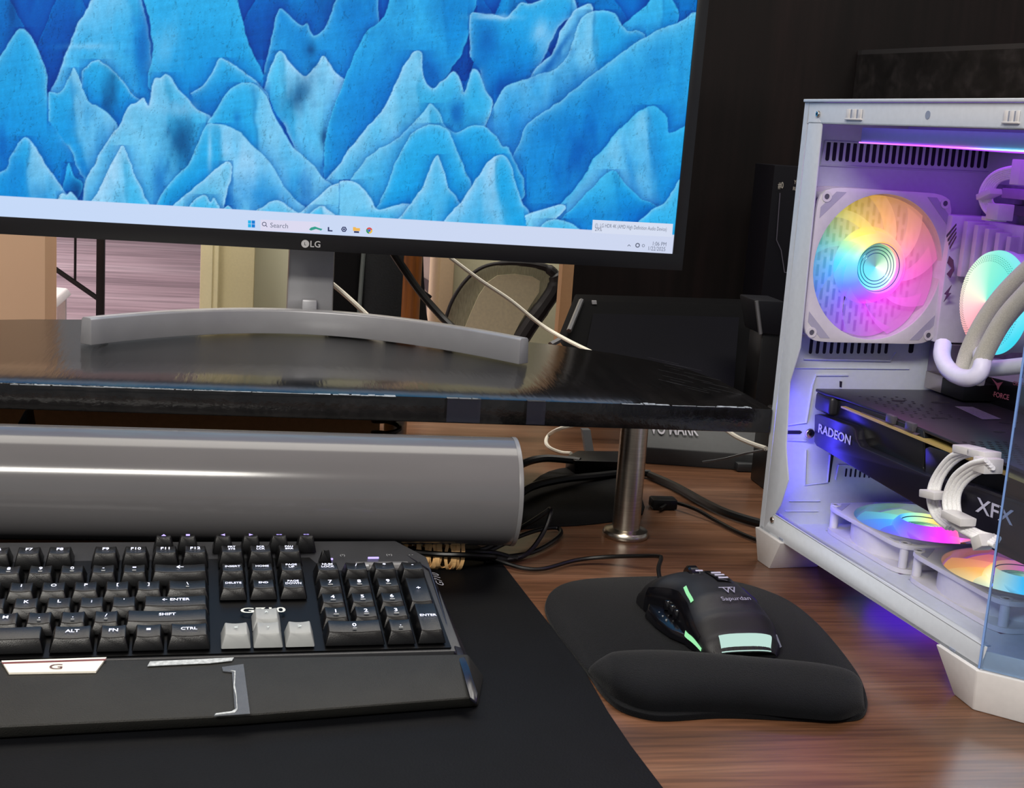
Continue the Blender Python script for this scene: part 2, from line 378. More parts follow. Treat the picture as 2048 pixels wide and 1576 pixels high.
    al = np.where(i_, np.clip(.5+d_/2.2, 0, 1), np.where(v < ymax-8, np.clip(.5-d_/2.2, 0, 1), 0))[:, None]
    w_ = al[:, 0] > 0; IMG[idx[w_]] = IMG[idx[w_]]*(1-al[w_])+col[w_]*al[w_]
def cave(x, y, rx, ry, off=0, k=.7, c=np.array([.02, .16, .34]), rot=0):
    dx, dy = U-(x/2.919+off), V-y/2.919; ca, sa = math.cos(rot), math.sin(rot)
    e = ((dx*ca+dy*sa)/(rx/2.919))**2+((-dx*sa+dy*ca)/(ry/2.919))**2
    g = np.exp(-e*(1+1.6*(fbm(U/14, V/26, 77)-.5)))*k*.8*np.clip(.35+1.5*fbm(U/24, V/60, 78), 0, 1); IMG[:] = IMG*(1-g[:, None])+c[None]*g[:, None]
O2 = 700
for k_, (x, y, w_) in enumerate(((-60, -160, 260), (900, -330, 300), (1750, -420, 280), (2600, -300, 300), (3300, -380, 320), (4050, -260, 300), (400, -120, 200), (3000, -60, 240))):
    peak([(x-w_*1.6, y+760), (x-w_*.8, y+330), (x-w_*.3, y+60), (x, y), (x+w_*.35, y+90), (x+w_*.9, y+380), (x+w_*1.7, y+780)], 0, BLUE, BLUE, DEEP, -1 if k_ % 2 else 1, CY, 6, 200)
for k_, (x, y, w_) in enumerate(((-420, 480, 130), (-240, 640, 110), (-560, 760, 130), (-330, 900, 120), (-150, 960, 100))):
    peak([(x-w_*1.6, y+560), (x-w_*.8, y+260), (x-w_*.3, y+50), (x, y), (x+w_*.35, y+70), (x+w_*.9, y+290), (x+w_*1.7, y+600)], 0, CY, WHT, CY, -1, PALE, 8, 220)
peak([(300, 530), (370, 350), (430, 190), (470, 110), (560, -60), (810, -60), (860, 150), (880, 300), (900, 450), (890, 600), (600, 760)], 0, LT, WHT, CY, -1, WHT, 6, 220)
cave(830, 300, 60, 190, 0, .75, DEEP); cave(70, 60, 25, 90, 0, .5)
peak([(810, -60), (860, 60), (895, 300), (910, 560), (1500, 760), (1570, 520), (1530, 420), (1470, 290), (1420, 150), (1380, -60)], 0, CY, LT, BLUE, -1, LT, 12, 330)
cave(960, 280, 70, 160, 0, .55, PALE, .3)
peak([(470, 720), (470, 470), (500, 385), (550, 350), (610, 370), (700, 460), (780, 560), (880, 630), (890, 760)], 0, CY, WHT, BLUE, 0, PALE, 4, 160)
cave(640, 540, 42, 130, 0, .8); cave(500, 270, 120, 18, 0, .5, WHT)
peak([(1540, 420), (1590, 200), (1630, 50), (1700, 100), (1760, 150), (1790, 140), (1830, 210), (1900, 150), (1960, 0), (2000, -60), (2200, -60), (2160, 560), (1540, 520)], 0, CY, PALE, BLUE, -1, LT, 7, 160)
cave(1815, 290, 30, 40, 0, .6)
peak([(1540, 520), (1580, 400), (1630, 296), (1690, 360), (1740, 420), (1790, 445), (1840, 380), (1890, 320), (1950, 420), (2030, 470), (2160, 500), (2160, 1300), (1900, 1200), (1650, 720)], 0, LT, WHT, CY, 1, WHT, 8, 260)
cave(1740, 560, 60, 110, 0, .8, hexc('#0c3f70'), .6); cave(1890, 800, 22, 60, 0, .7); cave(1900, 980, 40, 60, 0, .7, DEEP)
peak([(-150, 1150), (-150, 860), (-120, 700), (-60, 540), (-20, 430), (80, 200), (200, 100), (260, -60), (720, -60), (720, 80), (690, 200), (640, 330), (530, 480), (480, 560), (420, 550), (300, 760), (-60, 1150)], O2, CY, LT, BLUE, -1, LT, 9, 330)
cave(250, 480, 150, 230, O2, .55, BLUE, .5); cave(480, 430, 45, 90, O2, .75, DEEP)
peak([(700, 330), (700, 90), (800, 80), (900, 100), (960, 60), (1000, 15), (1060, 20), (1250, -60), (1330, 70), (1220, 150), (1100, 400), (900, 640), (820, 640), (760, 420)], O2, CY, WHT, BLUE, 1, LT, 8, 200)
cave(800, 240, 70, 110, O2, .6, DEEP); cave(1110, 180, 55, 75, O2, .75, WHT, .5); cave(840, 100, 120, 16, O2, .7, WHT); cave(880, 500, 45, 90, O2, .8, DEEP, .6)
peak([(1000, 560), (1060, 430), (1130, 360), (1200, 280), (1230, 180), (1290, 90), (1340, 40), (1420, 40), (1400, 300), (1250, 470), (1050, 560)], O2, PALE, WHT, CY, 1, WHT, 6, 300)
cave(1190, 340, 20, 120, O2, .7, DEEP, .6); cave(1260, 230, 14, 90, O2, .5, DEEP, .6)
peak([(1590, 140), (1700, 60), (1800, -60), (1880, -10), (1910, 130), (1720, 300), (1600, 300)], O2, CY, LT, BLUE, -1, LT, 7, 160)
peak([(840, 620), (900, 510), (980, 475), (1060, 450), (1200, 400), (1280, 300), (1330, 150), (1370, 90), (1440, 60), (1540, 80), (1590, 150), (1620, 180), (1680, 178), (1715, 240), (1500, 440), (1300, 620), (1050, 800), (940, 950), (860, 880), (790, 740)], O2, CY, PALE, BLUE, -1, PALE, 8, 240)
cave(1180, 380, 120, 22, O2, .55, DEEP, -.65); cave(1150, 250, 25, 110, O2, .5, PALE, .6)
peak([(930, 960), (1000, 800), (1040, 715), (1200, 610), (1400, 450), (1600, 300), (1750, 200), (1900, 140), (2080, 115), (2080, 860), (1860, 860), (1500, 1250), (1040, 1350)], O2, CY, PALE, BLUE, -1, LT, 16, 230)
cave(1330, 900, 70, 190, O2, .85, DEEP, .5); cave(1600, 520, 130, 330, O2, .45, BLUE, .9)
peak([(-170, 1100), (-130, 1030), (-60, 950), (0, 860), (100, 740), (200, 620), (290, 430), (340, 340), (370, 305), (405, 300), (420, 330), (420, 420), (450, 490), (490, 512), (540, 470), (600, 410), (640, 470), (665, 535), (700, 430), (720, 400), (760, 440), (790, 530), (835, 605), (790, 740), (700, 900), (300, 1000), (-60, 1100)], O2, LT, WHT, CY, -1, PALE, 9, 330)
cave(625, 660, 45, 85, O2, .85, DEEP); cave(740, 560, 60, 90, O2, .4, CY)
peak([(330, 1310), (-30, 380), (20, 300), (80, 200), (120, 163), (170, 190), (210, 260), (250, 360), (275, 450), (285, 600), (340, 700), (400, 850), (470, 930), (500, 1050), (400, 1250), (-60, 1250), (-60, 360)][1:], 0, CY, PALE, BLUE, 0, LT, 10, 360)
cave(10, 850, 40, 110, 0, .7, DEEP)
peak([(285, 700), (285, 540), (350, 540), (400, 460), (430, 398), (470, 490), (530, 600), (560, 610), (620, 650), (690, 745), (640, 900), (510, 1060), (400, 850)], 0, CY, PALE, BLUE, 1, PALE, 7, 260)
peak([(1110, 550), (1180, 500), (1230, 430), (1280, 343), (1350, 370), (1430, 430), (1510, 490), (1560, 620), (1300, 850), (1220, 730)], 0, CY, WHT, BLUE, 0, LT, 8, 160)
peak([(480, 1230), (500, 1050), (650, 790), (690, 740), (750, 620), (800, 600), (840, 573), (870, 620), (900, 470), (940, 450), (975, 428), (1040, 520), (1110, 600), (1190, 660), (1250, 720), (1240, 900), (1100, 1150), (900, 1250)], 0, LT, WHT, CY, -1, PALE, 9, 330)
cave(1060, 820, 75, 150, 0, .9, hexc('#073e72')); cave(1050, 640, 90, 50, 0, .5, WHT); cave(930, 1050, 45, 120, 0, .6, DEEP)
peak([(1210, 730), (1290, 590), (1340, 525), (1420, 488), (1500, 500), (1560, 580), (1620, 700), (1700, 850), (1830, 960), (1890, 1040), (1950, 1110), (1900, 1290), (1300, 1290)], 0, CY, PALE, BLUE, 1, PALE, 8, 420)
cave(1385, 690, 25, 40, 0, .5, DEEP); cave(1780, 1100, 35, 90, 0, .7, DEEP)
peak([(900, 1230), (940, 1130), (1000, 1055), (1100, 960), (1150, 850), (1210, 733), (1300, 730), (1390, 762), (1480, 860), (1540, 910), (1580, 960), (1640, 1060), (1720, 1160), (1790, 1220), (1790, 1300), (900, 1290)], 0, CY, PALE, CY, 1, WHT, 8, 260)
cave(1500, 1120, 130, 100, 0, .6, BLUE); cave(1225, 880, 14, 130, 0, .7, WHT); cave(1340, 1180, 50, 70, 0, .7, DEEP)
peak([(365, 1100), (400, 950), (430, 1020), (480, 1075), (440, 1180), (380, 1180)], 0, CY, LT, BLUE, 0, LT, 5, 60); cave(450, 1110, 40, 60, 0, .6)
peak([(480, 1240), (560, 1130), (620, 1020), (680, 900), (715, 853), (760, 950), (820, 1100), (890, 1225), (890, 1290), (480, 1290)], 0, LT, WHT, CY, -1, WHT, 8, 260)
peak([(-60, 1040), (0, 1000), (60, 920), (110, 830), (150, 798), (200, 850), (260, 940), (320, 1040), (390, 1130), (420, 1230), (-60, 1230)], 0, CY, WHT, BLUE, 1, PALE, 8, 180)
cave(90, 1000, 70, 160, 0, .5, BLUE)
peak([(330, 1200), (345, 1150), (370, 1128), (390, 1140), (410, 1118), (440, 1150), (470, 1210), (470, 1260), (330, 1260)], 0, LT, WHT, CY, -1, WHT, 5, 80)
peak([(960, 1240), (1100, 1120), (1200, 1040), (1280, 970), (1330, 943), (1357, 975), (1340, 1080), (1310, 1160), (1280, 1300), (960, 1300)], 0, LT, WHT, CY, -1, PALE, 9, 140)
peak([(1080, 1250), (1120, 1180), (1170, 1145), (1205, 1140), (1230, 1180), (1250, 1156), (1290, 1270), (1080, 1290)], 0, LT, WHT, CY, 0, WHT, 6, 80)
peak([(1290, 1270), (1310, 1225), (1335, 1203), (1370, 1260), (1370, 1300), (1290, 1300)], 0, LT, WHT, CY, 0, WHT, 5, 80)
peak([(1460, 1265), (1540, 1200), (1620, 1168), (1700, 1210), (1750, 1240), (1800, 1200), (1900, 1110), (1970, 1070), (2030, 1053), (2110, 1090), (2200, 1190), (2200, 1330), (1460, 1320)], 0, LT, WHT, CY, -1, PALE, 8, 100)
peak([(1780, 1290), (1830, 1220), (1880, 1200), (1940, 1240), (1990, 1290), (1990, 1330), (1780, 1330)], 0, LT, WHT, CY, 1, WHT, 5, 80)
peak([(-60, 1200), (0, 1050), (100, 920), (200, 850), (260, 820), (330, 760), (400, 680), (450, 630), (480, 607), (530, 670), (560, 740), (620, 775), (700, 735), (760, 735), (840, 780), (880, 850), (940, 890), (970, 1200), (100, 1260)], O2, CY, PALE, CY, -1, PALE, 9, 230)
cave(760, 950, 120, 130, O2, .45, BLUE)
peak([(1100, 1400), (1150, 1300), (1220, 1200), (1350, 1050), (1420, 930), (1480, 870), (1590, 730), (1640, 690), (1700, 640), (1770, 618), (1850, 690), (1860, 780), (1950, 735), (2000, 735), (2000, 1450), (1040, 1450)], O2, CY, LT, BLUE, -1, PALE, 10, 330)
cave(1790, 900, 60, 220, O2, .45, BLUE); cave(1640, 1000, 25, 160, O2, .5, BLUE, -.2)
peak([(1210, 1300), (1350, 1160), (1450, 1050), (1530, 993), (1570, 1030), (1620, 1080), (1700, 1160), (1800, 1230), (1700, 1420), (1210, 1420)], O2, CY, LT, BLUE, -1, LT, 7, 90)
peak([(1670, 1320), (1750, 1230), (1830, 1190), (1880, 1120), (1930, 1040), (2000, 1000), (2000, 1450), (1600, 1450)], O2, LT, PALE, CY, 1, LT, 6, 160)
peak([(140, 1230), (190, 1140), (230, 1050), (260, 960), (290, 900), (350, 790), (430, 740), (500, 723), (560, 750), (600, 820), (640, 920), (670, 1000), (710, 1085), (640, 1240), (400, 1290), (140, 1290)], O2, CY, PALE, CY, 0, LT, 10, 250)
peak([(-60, 1060), (0, 1055), (80, 1100), (150, 1212), (230, 1205), (350, 1188), (300, 1290), (250, 1380), (-60, 1330)], O2, PALE, WHT, LT, 0, WHT, 8, 160)
cave(160, 1270, 150, 40, O2, .6, CY)
peak([(240, 1330), (350, 1190), (390, 1130), (430, 1080), (480, 950), (510, 904), (540, 980), (575, 1100), (630, 1170), (640, 1360), (240, 1360)], O2, CY, WHT, CY, -1, PALE, 7, 200)
peak([(510, 1340), (640, 1180), (740, 1040), (790, 970), (830, 925), (900, 903), (940, 960), (970, 1080), (1010, 1200), (1080, 1370), (510, 1400)], O2, CY, WHT, CY, -1, WHT, 8, 260)
cave(900, 1150, 50, 160, O2, .5, CY)
peak([(1020, 1260), (1100, 1230), (1210, 1195), (1260, 1210), (1200, 1280), (1080, 1370), (1050, 1370)], O2, PALE, WHT, LT, 0, WHT, 8, 60)
peak([(1070, 1400), (1110, 1320), (1160, 1290), (1230, 1280), (1300, 1310), (1340, 1340), (1400, 1400), (1400, 1440), (1070, 1440)], O2, LT, PALE, CY, 0, PALE, 7, 80)
IMG *= (1+.05*(np.random.RandomState(4).rand(len(U))[:, None]-.5))
gx, gy = GX.ravel(), GY.ravel()
tb = gy < SB+.0180
IMG[tb] = hexc('#c9d8f4')+(gx[tb, None]/SW)*np.array([.02, -.005, -.02])
nt_ = ~tb; IMG[nt_] = (IMG[nt_]-.55)*1.14+.55; IMG[nt_] = IMG[nt_]*np.array([.90, .98, .99])
IMG = np.clip(IMG, 0, 1)
lin = np.where(IMG <= .04045, IMG/12.92, ((IMG+.055)/1.055)**2.4)
mb = MB(); nyy = len(ys)
inv = rootm(mo).inverted()
pts = [inv @ (MF @ Vector((x, y, 0))) for x, y in zip(gx, gy)]
ii, jj = np.meshgrid(np.arange(nyy-1), np.arange(nx-1), indexing='ij'); a_ = (ii*nx+jj).ravel()
faces = np.stack([a_, a_+1, a_+nx+1, a_+nx], 1)
me = bpy.data.meshes.new('screen'); me.from_pydata(pts, [], faces.tolist())
ca = me.color_attributes.new('picture', 'FLOAT_COLOR', 'POINT')
ca.data.foreach_set('color', np.concatenate([lin, np.ones((len(lin), 1))], 1).ravel())
m_ = bpy.data.materials.new('display'); m_.use_nodes = True; nt = m_.node_tree; b = nt.nodes['Principled BSDF']
b.inputs['Base Color'].default_value = (.003, .003, .004, 1); b.inputs['Roughness'].default_value = .5; b.inputs['Specular IOR Level'].default_value = .12
at = nt.nodes.new('ShaderNodeAttribute'); at.attribute_name = 'picture'
nt.links.new(at.outputs[0], b.inputs['Emission Color']); b.inputs['Emission Strength'].default_value = 1.0
me.materials.append(m_)
scr = bpy.data.objects.new('screen', me); COL.objects.link(scr); scr.parent = mo; ROOTM[scr.name] = rootm(mo)
# what stands on the task bar
def mrect(mb, u0, v0, u1, v1, z=.0003):
    a, b = mpx(u0, v0), mpx(u1, v1); return mb.box(a[0], b[0], b[1], a[1], z-.0001, z, MF)
def mflat(px, z=.0003): return [(*mpx(u, v), z) for u, v in px]
def mpoly(px, name, m_, z=.0003): return MB().add(mflat(px, z), [tuple(range(len(px)))], MF).build(name, m_, scr, smooth=0, fix=False)
def mt_(s, u, v, size, m_, name='screen_text', align='LEFT', sx=1., z=.0004):
    x, y = mpx(u, v); return txt(s, size, MF @ Matrix.Translation((x, y, z)), m_, scr, name, align, 0, sx)
E_txt = emis('ui_grey', '#6d7488'); E_pop = emis('ui_popup', '#d6def2'); E_pill = emis('ui_pill', '#dcdaf0'); E_navy = emis('ui_navy', '#3a4168')
mpoly([(521, 439), (640, 444), (640, 466), (521, 461)], 'search_box', E_pill, .0002)
for k, (du, dv) in enumerate([(0, 0), (7.4, .3), (0, 7.4), (7.4, 7.7)]):
    mpoly([(496+du, 440.5+dv), (502.6+du, 440.8+dv), (502.6+du, 447.4+dv), (496+du, 447.1+dv)], 'start_tile', emis('tile%d' % (k % 2), ('#2bb4ea', '#1b7fd6')[k % 2]))
def ring(u, v, r, w_, m_, name, z=.0004, n=20, a0=0, a1=2*math.pi):
    x, y = mpx(u, v); r /= 2070; w_ /= 2070; mb = MB()
    vs = []
    for i in range(n+1):
        t = a0+(a1-a0)*i/n; vs += [(x+math.cos(t)*r, y+math.sin(t)*r, z), (x+math.cos(t)*(r-w_), y+math.sin(t)*(r-w_), z)]
    return mb.add(vs, [(2*i, 2*i+2, 2*i+3, 2*i+1) for i in range(n)], MF).build(name, m_, scr, smooth=0, fix=False)
ring(528.5, 448, 4.2, 1.2, emis('ui_dark', '#3c4260'), 'search_icon')
mpoly([(531, 450.5), (532, 450), (535, 453.5), (534, 454.3)], 'search_icon', MATS['ui_dark'])
mt_('Search', 540, 450.5, .0062, E_txt)
mpoly([(618, 459), (622, 455), (630, 453), (638, 456), (645, 458), (642, 461), (632, 458), (622, 461)], 'weather_icon', emis('ui_teal', '#3aa08e'))
mpoly([(655.5, 454), (658.5, 454), (658.5, 460), (665, 460.4), (665, 463), (655.5, 462.6)], 'task_view_icon', E_navy)
ring(688, 458.5, 5.6, 2.4, E_navy, 'settings_icon', n=6); ring(688, 458.5, 2, 2, E_navy, 'settings_icon')
mpoly([(706, 454), (711, 454.2), (712.5, 456), (720, 456.3), (720, 462), (706, 461.6)], 'folder_icon', emis('ui_folder', '#f0b95a'))
mpoly([(708, 462), (718, 462.5), (718, 466), (708, 465.5)], 'folder_icon', E_navy)
ring(738.5, 461, 6, 3.2, emis('ui_red', '#d8504a'), 'browser_icon', a0=R(20), a1=R(150)); ring(738.5, 461, 6, 3.2, emis('ui_green', '#3f9a62'), 'browser_icon', a0=R(150), a1=R(270)); ring(738.5, 461, 6, 3.2, emis('ui_yellow', '#ecc24a'), 'browser_icon', a0=R(270), a1=R(380)); ring(738.5, 461, 2.6, 2.6, emis('ui_blue', '#3f62c8'), 'browser_icon')
mpoly([(1185.5, 439.5), (1346, 447.8), (1344, 474), (1183.5, 465.5)], 'popup', E_pop, .0002)
a0_ = mpx(1190, 449.5); a1_ = mpx(1335, 457)
mt_('(?)  LG HDR 4K (AMD High Definition Audio Device)', 1189.5, 450.5, .0052, E_txt, 'popup_text', sx=.62)
mt_('29%', 1189.5, 458.3, .0052, E_txt, 'popup_text', sx=.8)
mpoly([(1254.5, 492), (1258, 488.6), (1261.5, 492.2), (1260.6, 492.9), (1258, 490.4), (1255.4, 492.8)], 'tray_arrow', E_txt)
ring(1275, 490.5, 4.8, 2.2, E_txt, 'network_icon'); ring(1286.5, 491.2, 3, 1, E_txt, 'speaker_icon')
mt_('1:06 PM', 1333, 489, .0055, E_txt, 'clock_text', 'RIGHT', .8)
mt_('1/22/2025', 1331, 498.8, .0055, E_txt, 'clock_text', 'RIGHT', .8)
# maker's mark on the bezel
lx, ly = mpx(610.5, 487)
M_logo = mat('silver_print', '#b9b9bb', .4)
lg = MB().cyl((lx, ly, .0020), (lx, ly, .0026), .0036, n=28, F=MF).build('logo', M_logo, mo)
txt('LG', .0082, MF @ Matrix.Translation((lx+.0092, ly-.0001, .0026)), M_logo, lg, bold=.012)
txt('L', .004, MF @ Matrix.Translation((lx, ly, .0027)), M_bez, lg)
# stand: neck and arc base
M_alu = mat('silver_stand', '#9c9ca0', .42, .35, noise=.04, nscale=40)
n0, n1 = at_y(573, 600, 1.302).x, at_y(667, 600, 1.302).x
MB().frustum([(n0, 1.302, ZS+.004), (n1, 1.302, ZS+.004), (n1, 1.322, ZS+.004), (n0, 1.322, ZS+.004)], [(n0+.002, 1.302, .36), (n1-.002, 1.302, .36), (n1-.002, 1.322, .36), (n0+.002, 1.322, .36)]).build('stand_neck', M_alu, mo, bevel=.003)
def base(t, s):
    k = t*2-1
    x = .037+.1812*k+(.004*k*k*k); y0 = 1.281-.113*abs(k)**2.0+(-.008*k)
    hgt = .0235+.0; th = .012
    prof = [(0, 0), (0, hgt*.93), (.0015, hgt), (th-.002, hgt), (th, hgt*.93), (th+.0015, 0)]
    i = min(int(round(s*(len(prof)))), len(prof)) % len(prof); p = prof[i]
    nrm = Vector((.2240*k*1.0, .193, 0)).normalized()
    return (x+nrm.x*p[0], y0+nrm.y*p[0], ZS+.0006+p[1])
mb = MB(); n = 49; k = 6
vs = [base(i/(n-1), j/6) for i in range(n) for j in range(k)]
fs = [(i*k+j, i*k+(j+1) % k, (i+1)*k+(j+1) % k, (i+1)*k+j) for i in range(n-1) for j in range(k)]+[tuple(range(k)), tuple((n-1)*k+j for j in reversed(range(k)))]
mb.add(vs, fs).build('stand_base', M_alu, mo, bevel=.0007)
MB().box(at_y(604, 600, 1.29).x, at_y(635, 600, 1.29).x, 1.2945, 1.3018, ZS+.0012, ZS+.0325).build('stand_foot_block', M_alu, mo, bevel=.002)

# ---------------------------------------------------------------- grey plastic tube
TR, TY, TZ, TXR = .0410, .965, .0655, .1880
m_ = mat('smoky_plastic', '#5f5e60', .14, noise=.14, nscale=9, stretch=(.3, 1, 1))
tu = thing('plastic_tube', 'wide smoky grey plastic tube lying across the desk behind the keyboard', 'tube', (-.15, TY, TZ-TR))
FT = frame((0, TY, TZ), (0, 1, 0), (0, 0, 1), (1, 0, 0))
MB().lathe([(TR, -.75), (TR, TXR-.0006), (TR-.0006, TXR), (TR-.0022, TXR), (TR-.0026, TXR-.001), (TR-.0026, -.75)], FT, 96, closed=True).build('shell', m_, tu, smooth=40)
mb = MB()
mb.lathe([(TR+.0002, TXR-.0035), (TR+.0003, TXR-.003), (TR+.0003, TXR-.0004), (TR-.0028, TXR+.0004)], FT, 96)
mb.build('end_rim', mat('tube_rim', '#747476', .35), tu)
mb = MB(); ra = R(228)
for i in range(34):
    t0 = ra+.0004*i*i*.06; x0 = -.5+.02*i
    mb.add([(math.cos(t0)*(TR+.0002), math.sin(t0)*(TR+.0002), x0), (math.cos(t0)*(TR+.0002), math.sin(t0)*(TR+.0002), x0+.0205), (math.cos(t0-.02)*(TR+.0002), math.sin(t0-.02)*(TR+.0002), x0+.0205), (math.cos(t0-.02)*(TR+.0002), math.sin(t0-.02)*(TR+.0002), x0)], [(0, 1, 2, 3)], FT)
    if x0 > .13: break
mb.build('seam', mat('tube_seam', '#4a4a4e', .3), tu)
# ---------------------------------------------------------------- keyboard
U_ = .01905
ka, kt = R(3.5365), R(9.809)
KX = Vector((math.cos(ka), math.sin(ka), 0)); KY = Vector((-math.sin(ka)*math.cos(kt), math.cos(ka)*math.cos(kt), math.sin(kt))); KZ = KX.cross(KY)
KF = frame(Vector((-.02696, .77648, .02768)), KX, KY, KZ)
kb = thing('keyboard', 'black mechanical keyboard with lit white legends and grey arrow keys', 'keyboard', (-.1, .80, .003), ka)
M_kb = mat('keyboard_shell', '#2a2b2e', .42, noise=.12, nscale=60, bump=.1, bscale=1500)
M_kg = mat('keyboard_gloss', '#050506', .35, spec=.15)
M_key = mat('key_black', '#050506', .30, spec=.38, noise=.1, nscale=150, bump=.15, bscale=2500)
M_gkey = mat('key_grey', '#8b8e8e', .45)
M_led = emis('legend_light', '#e6e8ff', 2.2); M_leg = mat('legend_print', '#8d9092', .5); M_vio = emis('indicator_light', '#b9a8ff', 1.6)
ZB = -.0098
xl, xr = -15.6*U_, 7.98*U_
def kprof(x): return [(x, -.72*U_, ZB), (x, 5.95*U_, ZB+.0005), (x, 6.6*U_, ZB+.003), (x, 7.0*U_, ZB+.001)]
# body: top follows the key plane, bottom rests on the mat
top = [(xl, -.72*U_, ZB), (xr, -.72*U_, ZB), (xr-.003, 5.7*U_, ZB), (xr-.022, 6.85*U_, ZB+.0015), (xl, 6.95*U_, ZB+.0015)]
tw = [KF @ Vector(p) for p in top]; bw = [Vector((p.x, p.y, .0034)) for p in tw]
MB().frustum(bw, tw).build('case', M_kb, kb, bevel=.0012)
well = [(xl, -.62*U_, ZB+.0004), (7.62*U_, -.62*U_, ZB+.0004), (7.5*U_, 4.6*U_, ZB+.0004), (4.0*U_, 4.62*U_, ZB+.0004), (3.4*U_, 5.85*U_, ZB+.0004), (xl, 5.85*U_, ZB+.0004)]
MB().prism(well, (0, 0, .0008), KF).build('key_well', M_kg, kb)
# glossy side cheek
cheek = [(7.7*U_, -.8*U_, ZB+.0002), (8.35*U_, -.85*U_, ZB-.010), (8.1*U_, 3.5*U_, ZB-.012), (7.55*U_, 5.8*U_, ZB-.010), (6.7*U_, 6.75*U_, ZB-.004), (7.0*U_, 5.85*U_, ZB+.0016), (7.72*U_, 4.6*U_, ZB+.0018)]
cw = [KF @ Vector(p) for p in cheek]
MB().frustum([Vector((p.x, p.y, .0034)) for p in cw], cw).build('side_cheek', mat('cheek_gloss', '#1a1a22', .25), kb, bevel=.001)
NK = [0]
def key(x0, x1, row, s='', m_=None, legend=None, two=False, size=.0046, dz=0., h=None, name='keycap', dy=0.):
    """a keycap spanning x0..x1 units; row counted from the space bar row"""
    m_ = m_ or M_key; i = int(round(row)) if row < 5 else 5
    zt = (.0012, .0000, -.0008, -.0004, .0012, .0022)[i]+dz
    cx, cy = ((x0+x1)/2-15)*U_, row*U_+dy*U_
    hw = (x1-x0)*U_/2-.0006; hd = .0089 if h is None else h
    tw_ = hw-.0025; sl = (.0014, .0006, -.0002, -.0008, -.0014, -.0018)[i]
    zb = ZB+.0022
    b = [(cx-hw, cy-hd, zb), (cx+hw, cy-hd, zb), (cx+hw, cy+hd, zb), (cx-hw, cy+hd, zb)]
    f, k_ = cy-hd+.0042, cy+hd-.0016
    mb = MB(); nx_, ny_ = 7, 3; vs = list(b)
    def tz(a, c): return zt-.0004+sl*(.5-c)*-1*.8-.0008*(1-(2*a-1)**2)
    for j in range(ny_):
        for q in range(nx_):
            a, c = q/(nx_-1), j/(ny_-1); vs.append((cx-tw_+2*tw_*a, f+(k_-f)*c, tz(a, c)))
    I = lambda j, q: 4+j*nx_+q
    fs = [(I(j, q), I(j, q+1), I(j+1, q+1), I(j+1, q)) for j in range(ny_-1) for q in range(nx_-1)]
    fs += [tuple([0, 1]+[I(0, q) for q in reversed(range(nx_))]), tuple([2, 3]+[I(ny_-1, q) for q in range(nx_)]), (1, 2)+tuple(I(j, nx_-1) for j in reversed(range(ny_))), (3, 0)+tuple(I(j, 0) for j in range(ny_)), (3, 2, 1, 0)]
    o = mb.add(vs, fs, KF).build(name, m_, kb, bevel=.0007, seg=2, smooth=50)
    if s:
        T = KF @ Matrix.Translation((cx, f+(k_-f)*(.52), zt-.0005))
        txt(s, size, T, legend or M_led, o, 'legend', bold=.015, ext=.00035)
    if two:
        MB().box(cx-.0012*two, cx+.0012*two, f+(k_-f)*.2, f+(k_-f)*.2+.0008, zt-.0006, zt-.00012, KF).build('legend', M_leg, o, smooth=0)
    return o
# function row
for x, s in ((4, 'F3'), (5, 'F4'), (6.5, 'F5'), (7.5, 'F6'), (8.5, 'F7'), (9.5, 'F8'), (11, 'F9'), (12, 'F10'), (13, 'F11'), (14, 'F12')): key(x, x+1, 5.25, s, size=.0046, dy=0)
for x, s in ((15.25, 'PRT\nSYS'), (16.25, 'SCR\nLCK'), (17.25, 'PAU\nBRK')): key(x, x+1, 5.25, s, size=.0030)
for x, s in ((5, '5'), (6, '6'), (7, '7'), (8, '8'), (9, '9'), (10, '0'), (11, '-'), (12, '=')): key(x, x+1, 4, s, two=1)
key(13, 15, 4, '\u2190', size=.006)
for x, s in ((5.5, 'T'), (6.5, 'Y'), (7.5, 'U'), (8.5, 'I'), (9.5, 'O'), (10.5, 'P'), (11.5, '['), (12.5, ']')): key(x, x+1, 3, s, size=.0044)
key(13.5, 15, 3, '\\', two=.8)
for x, s in ((5.75, 'G'), (6.75, 'H'), (7.75, 'J'), (8.75, 'K'), (9.75, 'L'), (10.75, ';'), (11.75, "'")): key(x, x+1, 2, s)
key(12.75, 15, 2, '\u2190 ENTER', size=.0040)
for x, s in ((5.25, 'V'), (6.25, 'B'), (7.25, 'N'), (8.25, 'M'), (9.25, ','), (10.25, '.'), (11.25, '/')): key(x, x+1, 1, s, two=.8 if s in ',./' else 0)
key(12.25, 15, 1, 'SHIFT', size=.0040)
key(3.9, 10.05, 0)
key(10.12, 11.5, 0, 'ALT', size=.0044); key(11.5, 12.55, 0, 'FN'); key(12.55, 13.6, 0, '\u2261', size=.005); key(13.6, 15, 0, 'CTRL', size=.0040)
for x, a, b in ((15.25, 'INSERT', 'DELETE'), (16.25, 'HOME', 'END'), (17.25, 'PAGE\nUP', 'PAGE\nDOWN')):
    key(x, x+1, 4, a, size=.0031); key(x, x+1, 3, b, size=.0031)
key(15.25, 16.25, 0, '<', M_gkey, mat('legend_pale', '#c9d4d4', .5)); key(16.25, 17.25, 0, 'v', M_gkey, MATS['legend_pale'], size=.003); key(17.25, 18.25, 0, '>', M_gkey, MATS['legend_pale']); key(16.25, 17.25, 1, '^', M_gkey, MATS['legend_pale'])
key(18.5, 19.5, 4, 'NUM\nLOCK', size=.0032)
for x, s in ((19.5, '/'), (20.5, '*'), (21.5, '-')): key(x, x+1, 4, s, size=.0048)
